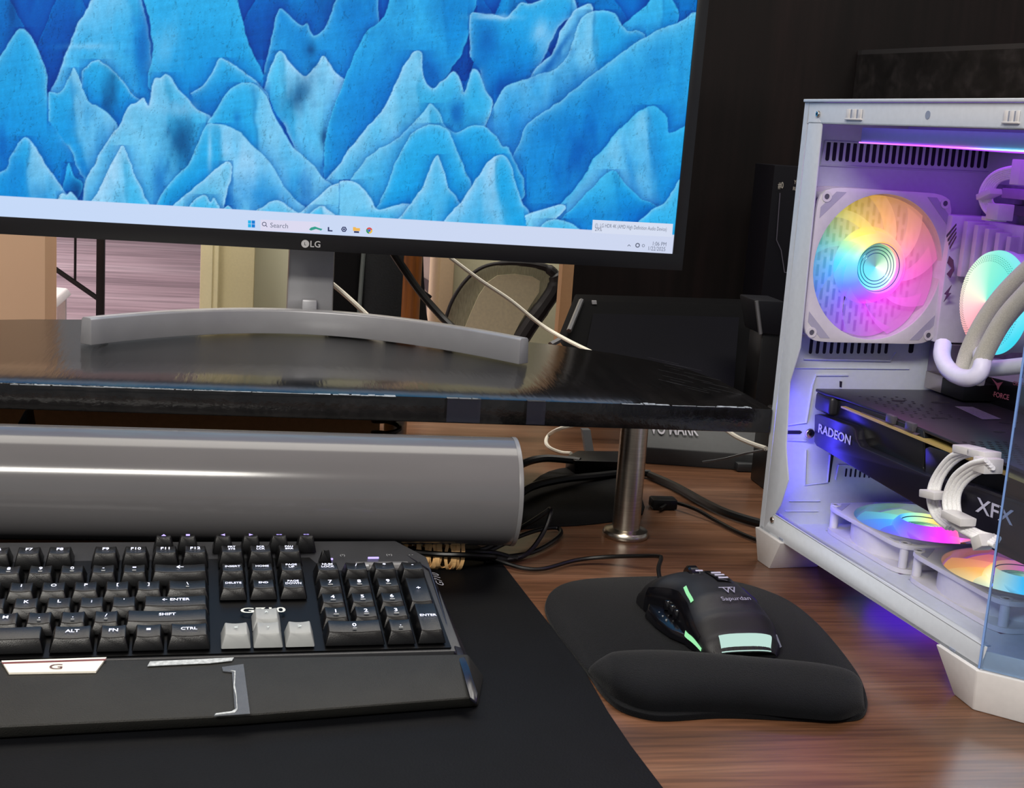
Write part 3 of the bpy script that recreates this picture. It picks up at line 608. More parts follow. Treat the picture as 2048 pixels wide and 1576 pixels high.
for r_, row in ((3, '789'), (2, '456'), (1, '123')):
    for k_, s in enumerate(row): key(18.5+k_, 19.5+k_, r_, s, size=.0052, two=1.3)
key(18.5, 20.5, 0, '0', size=.0052, two=1); key(20.5, 21.5, 0, '.', size=.0052, two=1)
key(21.5, 22.5, 2.5, '+', h=.0183, size=.0055); key(21.5, 22.5, .5, 'ENTER', h=.0183, size=.0036)
# raised media keys on the back rim
for x, s in ((13.42, '\u25b2'), (14.25, '\u25a0'), (15.47, '\u25c4'), (16.45, '\u25ba'), (17.45, '=='), (18.42, '==')):
    key(x-.40, x+.40, 6.12, s, M_key, M_vio, size=.0034, dz=.0012, h=.0055, name='media_key')
key(18.75, 19.3, 5.0, '', h=.004, name='media_key', dz=.001)
def kbox(name, m_, x0, x1, y0, y1, z0, z1, bevel=.0005): return MB().box((x0-15)*U_, (x1-15)*U_, y0*U_, y1*U_, z0, z1, KF).build(name, m_, kb, bevel=bevel)
kbox('indicator', M_vio, 18.95, 19.35, 5.40, 5.46, ZB+.0002, ZB+.0022, .0003)
kbox('indicator', M_vio, 20.62, 21.02, 5.46, 5.52, ZB+.0002, ZB+.0022, .0003)
for x, s in ((19.7, '(*)'), (21.4, '(+)'), (22.2, '- -')): txt(s, .0035, KF @ Matrix.Translation(((x-15)*U_, 5.55*U_, ZB+.003)), M_leg, kb, 'icon_print')
MB().cyl(((20.1-15)*U_, 4.88*U_, ZB-.001), ((22.0-15)*U_, 4.88*U_, ZB-.001), .0052, n=32, F=KF).build('volume_roller', mat('roller_grey', '#5b5b5c', .35), kb, bevel=.0004)
MB().box((20.15-15)*U_, (20.55-15)*U_, 4.6*U_, 4.75*U_, ZB, ZB+.0045, KF).build('roller_clip', mat('grey_clip', '#9a9c9e', .4), kb, bevel=.0004)
txt('G710', .0085, KF @ Matrix.Translation(((16.68-15)*U_, 1.72*U_, ZB+.0035)), mat('badge_print', '#cfd3cd', .45), kb, 'model_print', sx=1.5, bold=.015, ext=.0004)
P0 = KF @ Vector((7.95*U_, 4.3*U_, ZB-.003))
sd = (KF @ Vector((7.3*U_, 5.6*U_, ZB+.004))-KF @ Vector((8.0*U_, 3.3*U_, ZB+.004))).normalized()
nn = (KZ+KX*.55).normalized(); up_ = nn.cross(sd)
q0_ = at_z(863, 1134, .0300); q1_ = at_z(889, 1184, .0270)
xd_ = (q1_-q0_).normalized(); nn = (CO-q0_).normalized()*.25+Vector((.35, 0, .9)); nn = (nn-xd_*nn.dot(xd_)).normalized(); yd_ = nn.cross(xd_)
txt('G710', .0085, frame((q0_+q1_)/2, -xd_, -yd_, nn), mat('side_print', '#8a8a92', .4), kb, 'model_print', sx=1.15)
st0 = [(908, 1296, .019), (922, 1300, .019), (938, 1340, .017), (955, 1392, .013), (953, 1410, .010), (940, 1400, .013), (926, 1350, .0165)]
MB().prism([at_z(u, v, z) for u, v, z in st0], (0, 0, .0018)).build('side_trim', mat('trim_gloss', '#14141f', .2), kb, bevel=.0005)
# palm rest
pw = [at_z(-420, 1330, .0200), at_z(936, 1306, .0205), at_z(946, 1395, .0125), at_z(480, 1431, .0125), at_z(0, 1453, .0125), at_z(-420, 1468, .0125)]
pb = [at_z(-420, 1330, .0034), at_z(950, 1300, .0034), at_z(958, 1414, .0034), at_z(480, 1452, .0034), at_z(0, 1479, .0034), at_z(-420, 1497, .0034)]
for p in pb[:2]: p.y = pw[1].y+.004 if p is pb[1] else pw[0].y+.004
pr_ = MB().frustum(pb, pw).build('palm_rest', mat('palm_rest_soft', '#1d1d1b', .6, spec=.3, noise=.18, nscale=40, bump=.3, bscale=1200), kb, bevel=.0022, seg=3)
nP = (pw[1]-pw[0]).cross(pw[4]-pw[0]).normalized()
if nP.z < 0: nP = -nP
def pfl(px, name, m_, off=.0006, th=.0004):
    P = [on_plane(u, v, pw[0]+nP*off, nP) for u, v in px]
    return MB().prism(P, nP*th).build(name, m_, pr_, smooth=0)
bd = pfl([(3, 1325), (213, 1318), (192, 1346), (18, 1349)], 'badge', mat('badge_cream', '#e9e4d6', .3), .0002, .0012)
pfl([(3, 1325), (213, 1318), (211, 1321), (5, 1328)], 'badge_edge', mat('badge_red', '#6a2f2c', .4), .0014, .0002)
o_ = on_plane(112, 1334, pw[0]+nP*.0016, nP); xd = (on_plane(160, 1332.5, pw[0]+nP*.0016, nP)-o_).normalized()
txt('G', .0080, frame(o_, xd, nP.cross(xd), nP), mat('badge_text', '#5a3a32', .4), pr_, 'badge_letter', sx=1.4)
M_tp = mat('old_tape', '#62656a', .35, noise=.1, alpha=.55); M_tpw = mat('tape_edge', '#a9aeb0', .5, noise=.35, nscale=400)
pfl([(444, 1335), (487, 1329), (500, 1428), (428, 1433), (430, 1428), (470, 1424), (464, 1345), (446, 1343)], 'tape', M_tp)
pfl([(300, 1324), (468, 1316), (464, 1322), (420, 1327), (330, 1331), (295, 1333)], 'tape', M_tpw)
pfl([(461, 1342), (469, 1344), (467, 1375), (472, 1395), (473, 1418), (463, 1424), (432, 1428), (430, 1431), (470, 1426), (475, 1420), (473, 1390), (470, 1372), (471, 1343)], 'tape', M_tpw, .0008, .0005)

# ---------------------------------------------------------------- mouse pad with wrist rest
mpd = thing('mouse_pad', 'black fabric gel mouse pad with a raised wrist rest on bare wood', 'mouse pad', (.29, .80, 0))
M_fab = mat('pad_fabric', '#050609', .85, spec=.1, noise=.2, nscale=60, bump=.5, bscale=1600)
M_fab.node_tree.nodes['Principled BSDF'].inputs['Sheen Weight'].default_value = .07
M_fab.node_tree.nodes['Principled BSDF'].inputs['Sheen Roughness'].default_value = .4
o1 = [(1091, 1232), (1092, 1208), (1104, 1190), (1128, 1176), (1170, 1167), (1240, 1163), (1330, 1161), (1400, 1163), (1470, 1172), (1530, 1189), (1580, 1212), (1625, 1247), (1665, 1290), (1700, 1335), (1722, 1370), (1733, 1405), (1733, 1425), (1722, 1440), (1690, 1445), (1640, 1446), (1540, 1441), (1440, 1438), (1340, 1444), (1290, 1440), (1240, 1424), (1205, 1395), (1180, 1360), (1150, 1322), (1115, 1278)]
def smoothpoly(P, k=4):
    n = len(P); out = []
    for i in range(n):
        a, b, c, d = (Vector((*P[(i+j-1) % n], 0)) for j in range(4))
        for q in range(k):
            t = q/k; r_ = .5*((2*b)+(c-a)*t+(2*a-5*b+4*c-d)*t*t+(3*b-a-3*c+d)*t**3); out.append((r_.x, r_.y))
    return out
MB().prism([at_z(u, v, .0003) for u, v in smoothpoly(o1)], (0, 0, .0040)).build('pad', M_fab, mpd, bevel=.0012)
back = [(1176, 1342), (1200, 1330), (1240, 1322), (1330, 1321), (1440, 1330), (1560, 1340), (1640, 1346), (1700, 1356), (1726, 1378)]
frnt = [(1178, 1346), (1206, 1376), (1240, 1402), (1300, 1422), (1400, 1424), (1500, 1427), (1600, 1436), (1680, 1440), (1730, 1420)]
def lerpP(P, t):
    f = t*(len(P)-1); i = min(int(f), len(P)-2); f -= i
    a, b, c, d = (Vector((*P[max(0, min(len(P)-1, i+j))], 0)) for j in (-1, 0, 1, 2))
    r_ = .5*((2*b)+(c-a)*f+(2*a-5*b+4*c-d)*f*f+(3*b-a-3*c+d)*f**3); return r_.x, r_.y
def cush(a, t):
    A = at_z(*lerpP(back, t), .0042); B = at_z(*lerpP(frnt, t), .0042)
    e = math.sin(math.pi*min(max(t, .0), 1.))**.35 if 0 < t < 1 else 0
    h = .0135*e*(.45+.55*min(1,t*5))
    th = math.pi*a; c = (1-math.copysign(abs(math.cos(th))**.75, math.cos(th)))/2
    P = A+(B-A)*c
    bulge = math.sin(th)
    P = P+(B-A).normalized()*(.0035*e*math.sin(th)*(c-.45))
    return (P.x, P.y, .0040+h*abs(math.sin(th))**.62)
MB().grid(cush, 25, 60).build('wrist_rest', M_fab, mpd, smooth=80)

# ---------------------------------------------------------------- mouse
mf = Matrix.Translation((.3100, .837, .0044)) @ Matrix.Rotation(R(4), 4, 'Z') @ Matrix.Scale(.88, 4)
ms = thing('computer_mouse', 'black wired gaming mouse with glowing green strips on the mouse pad', 'mouse', (.3060, .842, .0044), R(4))
def key_i(tab, t):
    for i in range(len(tab)-1):
        if t <= tab[i+1][0]:
            a, b = tab[i], tab[i+1]; f = (t-a[0])/(b[0]-a[0]); f = f*f*(3-2*f); return a[1]+(b[1]-a[1])*f
    return tab[-1][1]
WL = [(0, .025), (.06, .031), (.25, .035), (.45, .034), (.62, .032), (.8, .042), (1, .043)]
WR = [(0, .026), (.06, .032), (.25, .036), (.45, .033), (.62, .033), (.8, .035), (1, .030)]
HT = [(0, .005), (.05, .016), (.2, .0280), (.4, .0355), (.6, .0365), (.8, .0345), (.93, .028), (1, .016)]
def shell(t, a, off=0.):
    th = a*math.pi/2; sgn = -1 if a < 0 else 1
    w_ = key_i(WL if a < 0 else WR, t)+off; h = key_i(HT, t)+off
    return (sgn*w_*abs(math.sin(th))**.72, -.060+.121*t, .0012+h*abs(math.cos(th))**.62)
M_sft = mat('mouse_soft', '#141417', .5, spec=.35, noise=.08, bump=.15, bscale=2500)
MB().grid(lambda s, t: shell(t, s*2-1), 41, 40, mf).add([shell(0, i/10-1) for i in range(21)], [tuple(range(21))], mf).add([shell(1, i/10-1) for i in range(21)], [tuple(range(21))], mf).build('shell', M_sft, ms, smooth=60)
def patch(name, m_, t0, t1, a0, a1, off=.0005, parent=None, th=.0006, shp=None, n=9):
    def fn(s, q):
        t = t0+(t1-t0)*q; aa, ab = (a0, a1) if shp is None else shp(q); return shell(t, aa+(ab-aa)*s, off)
    mb = MB(); mb.grid(fn, n, n, mf)
    return mb.build(name, m_, parent or ms, smooth=60)
GL = emis('green_light', '#9ff0b0', 1.0); WG = emis('rear_light', '#c4e6dc', .95)
patch('rear_light', WG, .0, .062, -.42, .46, .0008, shp=lambda q: (-.42+.10*q, .54-.12*q))
patch('green_strip', GL, .36, .57, -.60, -.52, .0009, shp=lambda q: (-.52+.06*q, -.45+.06*q))
patch('green_strip', GL, .06, .26, -.95, -.88, .0009)
patch('thumb_panel', M_blackg, .12, .86, -1.0, -.70, .0007, shp=lambda q: (-1.0, -.72+.16*math.sin(q*3.1)))
patch('side_window', mat('iridescent', '#7a4ad0', .12, .6, noise=.5, nscale=120, col2='#6fd0e8', emit='#6a3ad0', estr=.12), .40, .62, .66, .84, .0009, shp=lambda q: (.50+.04*q, .62))
patch('window_frame', mat('frame_grey', '#9aa2a6', .25, .7), .39, .63, .80, .84, .0011, shp=lambda q: (.625, .66))
# thumb rest ledge
lp = [(-.026, .050), (-.040, .044), (-.0475, .028), (-.047, .004), (-.043, -.018), (-.034, -.034), (-.020, -.041), (-.012, .0), (-.015, .04)]
MB().frustum([(x, y, .0012) for x, y in lp], [(x*.93-.001, y*.97, .0085+(.004 if y > .03 else 0)) for x, y in lp], mf).build('thumb_rest', M_blackg, ms, bevel=.0012)
for y in (-.004, .006, .016): MB().cyl((-.0325, y, .012), (-.033, y+.001, .0195), .0042, .0032, 16, mf).build('thumb_button', M_blackg, ms, bevel=.0008)
for k_, y in enumerate((.018, .010, .002, -.006)): MB().cyl((-.0400, y+.006, .0085), (-.0400, y+.006, .0100), .0007, n=8, F=mf).build('dot_mark', M_leg, ms)
# scroll wheel, top buttons
MB().lathe([(0, -.0045), (.0085, -.0045), (.0100, -.003), (.0100, .003), (.0085, .0045), (0, .0045)], mf @ Matrix.Translation((-.006, .038, .0300)) @ Matrix.Rotation(R(90), 4, 'Y'), 28).build('scroll_wheel', M_blackg, ms)
MB().box(-.007, -.001, .0285, .030, .0388, .0395, mf).build('wheel_mark', mat('pale_mark', '#c8c6de', .4), ms)
bl = MB(); bl.grid(lambda s, q: shell(.55+.24*q, .02+(.20)*s, .0010), 7, 12, mf).build('top_button_strip', M_blackg, ms)
for k_ in range(3):
    t = .60+.065*k_; p = shell(t, .12, .0016); q = shell(t+.012, .12, .0016)
    MB().box(p[0]-.0045, p[0]+.0035, p[1]-.0008, p[1]+.0010, p[2]-.0002, p[2]+.0004, mf).build('button_mark', MATS['pale_mark'], ms)
p = shell(.30, .04, .0008); q = shell(.40, .04, .0008); yv = (Vector(q)-Vector(p)).normalized(); nz_ = Vector((1, 0, 0)).cross(yv)
M_mk = mat('mouse_print', '#8b8aa0', .4)
txt('W', .0105, mf @ frame(Vector(shell(.385, .04, .0008)), (1, 0, 0), yv, nz_), M_mk, ms, 'emblem', ext=.0006)
MB().box(-.0055, .0065, -.0008, .0, .0006, .0008, mf @ frame(Vector(shell(.435, .02, .0009)), (1, 0, 0), yv, nz_)).build('emblem', M_mk, ms, smooth=0)
txt('Sapurdan', .0066, mf @ frame(Vector(shell(.305, .05, .0009)), (1, 0, 0), yv, nz_), M_mk, ms, 'brand_print', ext=.0006)
MB().frustum([(.034, -.045, .0012), (.040, -.040, .0012), (.036, -.030, .0012)], [(.033, -.043, .010), (.035, -.040, .011), (.034, -.034, .010)], mf).build('side_fin', mat('fin_grey', '#8e93a0', .4), ms)
# mouse lead: rises from the nose, bends and runs back under the tube
pts = [mf @ Vector((-.022, .058, .012)), at_z(1317, 1140, .020), at_z(1322, 1118, .022), at_z(1318, 1113, .022), at_z(1290, 1112, .018), at_z(1210, 1114, .010), at_z(1150, 1121, .006), at_z(1090, 1137, .004), at_z(1050, 1137, .004), at_z(1010, 1126, .006), at_z(960, 1108, .012)]
MB().tube(pts, .00165, 8, sub=6).build('lead', M_cable, ms)

# ---------------------------------------------------------------- cables
def cable(label, pts, r, m_=M_cable, name='cable', cat='cable', group=None, n=8, plug=None):
    o = MB().tube(pts, r, n, sub=7).build(name, m_, None)
    return tag(o, label, cat, group)
Z = at_z
cable('thick black cable arching into the black in-line adapter, upper of two', [Z(900, 1000, .012), Z(985, 968, .012), Z(1040, 930, .014), Z(1085, 917, .016), Z(1140, 920, .016), Z(1160, 923, .016)], .0040)
cable('thick black cable arching behind the tube end, lower of two', [Z(960, 1050, .010), Z(1020, 1005, .010), Z(1060, 975, .010), Z(1120, 960, .009), Z(1190, 952, .007), Z(1260, 945, .005), Z(1300, 947, .005)], .0038)
cable('long thick black cable crossing the desk to the computer case', [Z(1300, 950, .0045), Z(1350, 972, .0045), Z(1410, 1005, .0045), Z(1460, 1028, .0045), Z(1530, 1049, .0045), Z(1570, 1058, .0045)], .0040)
cable('thin black cable curling to the rear foot of the case', [Z(1320, 1018, .004), Z(1345, 1005, .006), Z(1390, 1018, .006), Z(1430, 1040, .003), Z(1480, 1066, .0025), Z(1530, 1086, .0025)], .0018)
cable('thin black cable rising in a sharp loop beside the tube', [Z(850, 1112, .012), Z(960, 1100, .010), Z(1020, 1068, .010), Z(1060, 1045, .022), Z(1092, 1024, .032), Z(1100, 1018, .034), Z(1101, 1026, .033), Z(1088, 1062, .020), Z(1062, 1100, .008), Z(1030, 1118, .004), Z(970, 1122, .004)], .0020)
cable('thin black cable forming a flat round loop beside the tube', [Z(850, 1108, .010), Z(950, 1110, .008), Z(1040, 1072, .008), Z(1085, 1058, .007), Z(1115, 1056, .006), Z(1121, 1068, .005), Z(1098, 1088, .004), Z(1060, 1106, .003), Z(1010, 1114, .003)], .0019)
cb_ = thing('cable_bundle', 'bundle of black cables strapped behind the keyboard in front of the tube', 'cable bundle', (.13, .955, .003))
random.seed(11)
for k_ in range(5):
    dz = (.0, .006, .003, -.003, .008)[k_]; dv = (0, -4, 5, 8, 3)[k_]
    MB().tube([Z(730, 1098+dv*.3, .010+dz*.5), Z(800, 1100+dv*.6, .012+dz), Z(870, 1105+dv, .010+dz), Z(930, 1107+dv, .010+dz), Z(985, 1110+dv*1.1, .007+dz*.6), Z(1035-12*k_, 1117+dv*.4, .0045)], .0022, 8).build('cable', M_cable, cb_)
cA, cB = Z(818, 1098, .0165), Z(924, 1101, .0165); ax = (cB-cA).normalized(); Lc = (cB-cA).length
sx_ = ax.cross(Vector((0, 0, 1))).normalized(); sz_ = sx_.cross(ax)
rb = MATS.get('rb') or mat('rubber_tan', '#e6b87c', .6, noise=.2, nscale=200)
for k_ in range(14):
    c = (k_+.5)/14*Lc; tl = (-1 if k_ % 2 else 1)*random.uniform(.003, .009); wd = random.uniform(.0012, .0021)
    vs = []; n = 22
    for i in range(n):
        t = 2*math.pi*i/n; rr = .0135+.0008*math.sin(3*t+k_)
        P = cA+ax*(c+tl*math.cos(t))+(sx_*math.cos(t)+sz_*math.sin(t))*rr
        o = (sx_*math.cos(t)+sz_*math.sin(t))
        for s_, q_ in ((-1, 0), (-1, 1), (1, 1), (1, 0)): vs.append(P+ax*wd*s_+o*.0011*q_)
    fs = [(i*4+j, i*4+(j+1) % 4, ((i+1) % n)*4+(j+1) % 4, ((i+1) % n)*4+j) for i in range(n) for j in range(4)]
    MB().add(vs, fs).build('rubber_band', rb, cb_, smooth=50)
# in-line adapter block
ad = thing('power_adapter', 'black in-line adapter block lying beside the steel shelf post', 'adapter', tuple(Z(1180, 945, .0)))
A0, A1 = Z(1128, 935, .004), Z(1236, 938, .004)
bt = [Z(1126, 928, .0), Z(1140, 945, 0), Z(1240, 952, 0), Z(1240, 925, 0)]
MB().frustum([Z(1130, 936, .0005), Z(1150, 951, .0005), Z(1240, 955, .0005), Z(1240, 925, .0005), Z(1155, 922, .0005)], [Z(1132, 912, .018), Z(1150, 921, .018), Z(1240, 923, .018), Z(1240, 902, .018), Z(1156, 901, .018)]).build('body', M_black, ad, bevel=.0015)
M_wcab = mat('white_cable', '#d9d4c6', .45)
cable('short white cable curling from under the shelf to the adapter', [at_y(1150, 850, 1.34), at_y(1118, 858, 1.34), Z(1098, 870, .016), Z(1092, 884, .012), Z(1100, 896, .009), Z(1122, 905, .007), Z(1142, 907, .010)], .0021, M_wcab)
cable('white cable hanging behind the monitor down to the right end of the shelf', [at_y(900, 515, 1.42), at_y(960, 560, 1.41), at_y(1020, 600, 1.40), at_y(1080, 648, 1.38), at_y(1130, 678, 1.345), at_y(1182, 704, 1.300)], .0021, M_wcab)
cable('white cable slanting down behind the silver monitor neck', [at_y(655, 560, 1.40), at_y(685, 585, 1.40), at_y(715, 612, 1.385), at_y(745, 640, 1.37), at_y(770, 655, 1.352)], .0026, M_wcab)
cable('thick black cable running diagonally down behind the monitor', [at_y(782, 500, 1.40), at_y(812, 545, 1.40), at_y(845, 590, 1.39), at_y(880, 630, 1.375), at_y(905, 655, 1.36)], .0040)
cable('thin black cable running diagonally beside the thicker one behind the monitor', [at_y(790, 505, 1.43), at_y(815, 540, 1.43), at_y(838, 575, 1.42), at_y(862, 595, 1.42)], .0018)
cable('white cable slanting down behind the shelf post toward the computer case', [at_y(1440, 850, 1.20), at_y(1470, 872, 1.16), at_y(1500, 886, 1.13), at_y(1532, 897, 1.10)], .0022, M_wcab)
cable('thin grey wire meeting the white cable beside the case', [at_y(1405, 924, 1.15), at_y(1450, 917, 1.14), at_y(1490, 907, 1.12), at_y(1532, 899, 1.10)], .0010, mat('grey_wire', '#5f6062', .4))
# ---------------------------------------------------------------- white computer case (frame: x = inward, y = -towards viewer)
PO = at_z(1526, 1060, .028); PO.z = 0; PA = R(6.78)
PF = Matrix.Translation(PO) @ Matrix.Rotation(PA, 4, 'Z')
PFi = PF.inverted()
def W_(u, v, z): return PF @ Vector((u, -v, z))
def ppx(px, py, ax, val):
    c = PFi @ CO; d = PFi.to_3x3() @ ray(px, py)
    c = Vector((c.x, -c.y, c.z)); d = Vector((d.x, -d.y, d.z)); s = (val-c[ax])/d[ax]; return c+d*s
def pbox(mb, u0, u1, v0, v1, z0, z1): return mb.box(u0, u1, -v1, -v0, z0, z1, PF)
def pthing(name, label, cat, u, v, z, group=None): return thing(name, label, cat, tuple(W_(u, v, z)), PA, group)
def ppoly(pxs, ax, val, th): # flat plate traced on a case plane and given thickness
    P = [ppx(a, b, ax, val) for a, b in pxs]; o = [0, 0, 0]; o[ax] = th
    w3 = PF.to_3x3() @ Vector((o[0], -o[1], o[2]))
    return MB().prism([W_(*p) for p in P], w3)
def fit_text(s, P0, P1, up, h, material, parent, name='lettering', bold=.02):
    """text running from P0 to P1 (world), letters h high"""
    P0, P1 = Vector(P0), Vector(P1); x = (P1-P0); L = x.length; x.normalize(); up = Vector(up); n = x.cross(up).normalized(); up = n.cross(x)
    txt(s, 1, I4, material, None, '_t', 'LEFT', 0, 1, bold); o = bpy.data.objects['_t']; me = o.data
    xs_ = [v.co.x for v in me.vertices]; ys_ = [v.co.y for v in me.vertices]; x0, x1, y0, y1 = min(xs_), max(xs_), min(ys_), max(ys_)
    mb = MB(); mb.add([((v.co.x-x0)/(x1-x0)*L, (v.co.y-y0)/(y1-y0)*h-h/2, 0) for v in me.vertices], [tuple(p.vertices) for p in me.polygons], frame(P0, x, up, n))
    bpy.data.objects.remove(o); bpy.data.meshes.remove(me)
    return mb.build(name, material, parent, smooth=0, fix=False)
pc = pthing('computer_case', 'white open-sided computer case with lit rainbow fans at the right of the desk', 'computer case', 0, 0, 0)
ZT = .3705
pbox(MB(), -.002, .235, -.006, .30, ZT, ZT+.0022).build('top_plate', M_pc, pc, bevel=.0006)
mb = MB(); pbox(mb, 0, .0016, 0, .289, .3547, ZT-.0003); pbox(mb, 0, .012, 0, .289, .3547, .3560)
rail = mb.build('top_rail', M_pc, pc, bevel=.0004)
for cx in (1710, 2026):
    a = ppx(cx-15, 228, 0, 0); b = ppx(cx+15, 228, 0, 0)
    mb = MB(); w_ = (b.y-a.y)
    for f0, f1 in ((0, .22), (.4, .62), (.8, 1)): pbox(mb, -.0014, .0002, a.y+w_*f0, a.y+w_*f1, .3588, .3655)
    pbox(mb, -.0018, .0002, a.y-.001, b.y+.001, .3578, .3590); mb.build('clip', M_white, rail, bevel=.0003)
    pbox(MB(), -.0003, .0001, a.y, b.y, .359, .3652).build('clip_slot', mat('slot_grey', '#8a93a8', .5), rail, smooth=0)
def screw(u, v, z, ax='u', r=.003, par=None, nm='screw'):
    d = {'u': (-.0015, 0, 0), 'v': (0, .0015, 0), 'z': (0, 0, .0015)}[ax]
    o = MB().cyl(W_(u, v, z), W_(u+d[0], v+d[1], z+d[2]), r, r*.8, 16).build(nm, M_tin, par or pc, bevel=.0003)
    MB().cyl(W_(u+d[0], v+d[1], z+d[2]), W_(u+d[0]*1.1, v+d[1]*1.1, z+d[2]*1.1), r*.35, n=6).build('screw_socket', M_black, o, smooth=0); return o
q = ppx(1637, 228, 0, 0); screw(q.x, q.y, q.z, r=.0026)
q = ppx(1856, 230, 0, 0); MB().cyl(W_(-.0003, q.y, q.z), W_(.0002, q.y, q.z), .0028, n=18).build('screw_hole', MATS['slot_grey'], pc, smooth=0)
# rear frame flange, traced on the open side
fl = [(1621, 206), (1643, 248), (1612, 560), (1599, 695), (1578, 765), (1571, 895), (1576, 960), (1560, 1010), (1548, 1030), (1526, 1060)]
ppoly(fl, 0, 0., .0014).build('rear_flange', M_pc, pc, bevel=.0003)
pbox(MB(), 0, .0014, -.0065, .0, .028, ZT-.0003).build('rear_edge', M_pc, pc, smooth=0)
pbox(MB(), .0014, .176, -.0065, -.0050, .028, ZT-.0003).build('rear_wall', M_pc, pc, smooth=0)
RV = -.0049
M_hole = mat('vent_dark', '#140c22', .8)
def slots(x0, y0, x1, y1, n, hpx, wpx, nm='vent_slots'):
    mb = MB()
    for i in range(n):
        f = i/(n-1); a = ppx(x0+(x1-x0)*f, y0+(y1-y0)*f, 1, RV)
        r_ = wpx/2/2500; h = hpx/2500; c = []
        for k_ in range(9):
            t = math.pi*k_/8; c.append((a.x+r_*math.cos(t), h/2-r_+r_*math.sin(t)))
        for k_ in range(9):
            t = math.pi+math.pi*k_/8; c.append((a.x+r_*math.cos(t), -h/2+r_+r_*math.sin(t)))
        mb.prism([W_(x, RV, a.z+z) for x, z in c], PF.to_3x3() @ Vector((0, -.0003, 0)))
    return mb.build(nm, M_hole, pc, smooth=0)
slots(1656, 302, 1972, 318, 25, 38, 8)
slots(1622, 692, 1773, 692, 12, 32, 7); slots(1822, 690, 1824, 690, 2, 34, 9, 'cable_hole')
slots(1692, 945, 1748, 948, 7, 18, 4)
# slotted grille behind the upright fan
gcx, gcz, gr = .005+.1205/2, .3080-.1205/2, .054
mb = MB()
for i in range(-9, 10):
    x = i*.0056
    for j in range(-6, 7):
        z = j*.0125+(.0062 if i % 2 else 0)
        if math.hypot(x, z) < gr-.002 and math.hypot(x, z) > .017:
            pbox(mb, gcx+x-.0011, gcx+x+.0011, RV, RV+.0003, gcz+z-.0045, gcz+z+.0045)
tag(mb.build('fan_grille', mat('grille_shadow', '#453c55', .7), pc, smooth=0), kind='stuff')
# embossed ribs of the rear wall
def rib(px, w_=.0016, nm='pressed_rib'):
    P = [W_(*ppx(a, b, 1, RV+.0004)) for a, b in px]; return MB().tube(P, w_, 6, sub=1).build(nm, M_pc, pc, smooth=60)
rib([(1650, 282), (1990, 300), (1985, 345), (1640, 330), (1650, 282)], .0007)
rib([(1607, 718), (1780, 722), (1792, 705)], .0010); rib([(1590, 736), (1818, 738)], .0006)
rib([(1696, 750), (1632, 750), (1625, 770), (1612, 845), (1575, 850)], .0010); rib([(1565, 880), (1612, 882)], .0008)
rib([(1660, 910), (1655, 965), (1610, 970), (1612, 900)], .0008); rib([(1578, 1002), (1640, 1002)], .0007); rib([(1570, 1022), (1636, 1022)], .0007)
rib([(1671, 960), (1677, 930), (1730, 932)], .0008)
for px in ([(1570, 861), (1600, 861), (1604, 864), (1600, 868), (1571, 868)], [(1679, 762), (1684, 763), (1683, 775), (1679, 774)], [(1662, 905), (1668, 905), (1659, 964), (1654, 964)]):
    ppoly(px, 1, RV+.0001, .0003).build('wall_slot', M_hole, pc, smooth=0)
screw(ppx(1617, 866, 1, 0).x, .002, ppx(1617, 866, 1, 0).z, 'v', .0045)
# floor, tray, bottom lip, feet
mb = MB(); pbox(mb, 0, .176, -.005, .012, .0285, .0305); pbox(mb, 0, .050, .012, .29, .0285, .0305); pbox(mb, .159, .176, .012, .29, .0285, .0305); pbox(mb, .050, .159, .122, .132, .0285, .0305); pbox(mb, .050, .159, .241, .30, .0285, .0305)
mb.build('floor_plate', M_pc, pc, smooth=0)
pbox(MB(), .172, .1735, -.005, .330, .0285, ZT-.0003).build('motherboard_tray', M_pc, pc, smooth=0)
lip = [(1526, 1060), (1547, 1027), (1972, 1294), (1960, 1341)]
lp_ = ppoly(lip, 0, 0., .0014); a = ppx(1547, 1027, 0, 0); b = ppx(1966, 1291, 0, 0)
lp_.add([W_(0, a.y, a.z-.0012), W_(.006, a.y, a.z-.0012), W_(.006, b.y, b.z-.0012), W_(0, b.y, b.z-.0012), W_(0, a.y, a.z), W_(.006, a.y, a.z), W_(.006, b.y, b.z), W_(0, b.y, b.z)], [(0, 1, 2, 3), (7, 6, 5, 4), (0, 4, 5, 1), (2, 6, 7, 3), (1, 5, 6, 2), (0, 3, 7, 4)])
lip_o = lp_.build('bottom_lip', M_pc, pc, bevel=.0003)
for (x, y, n_) in ((1562, 1080, 1), (1905, 1299, 1)):
    p = ppx(x, y, 0, -.0002); pbox(MB(), -.0006, .0001, p.y-.003, p.y+.003, .0295, .0308).build('lip_slot', MATS['slot_grey'], lip_o, smooth=0)
q = ppx(1545, 1042, 0, -.0002); screw(-.0001, q.y, q.z+.001, 'u', .0028)
mb = MB().frustum([W_(u, v, .0) for u, v in ((.001, -.006), (.001, .015), (.045, .015), (.045, -.006))], [W_(u, v, .0283) for u, v in ((-.003, -.0085), (-.003, .036), (.05, .036), (.05, -.0085))])
mb.build('rear_foot', M_white, pc, bevel=.0008)
# front foot with chamfered nose
ft = [(-.003, .246), (-.003, .2895), (.045, .3385), (.235, .3385), (.235, .246)]; fb = [(.004, .262), (.002, .285), (.042, .330), (.22, .330), (.22, .262)]
MB().frustum([W_(u, v, 0) for u, v in fb], [W_(u, v, .0283) for u, v in ft]).build('front_foot', M_white, pc, bevel=.0012)
fr = [(0, .2885), (.045, .3365), (.235, .3365), (.235, .334), (.046, .334), (.0015, .2865)]
MB().prism([W_(u, v, .0285) for u, v in fr], (0, 0, .012)).build('front_sill', M_pc, pc, bevel=.0005)
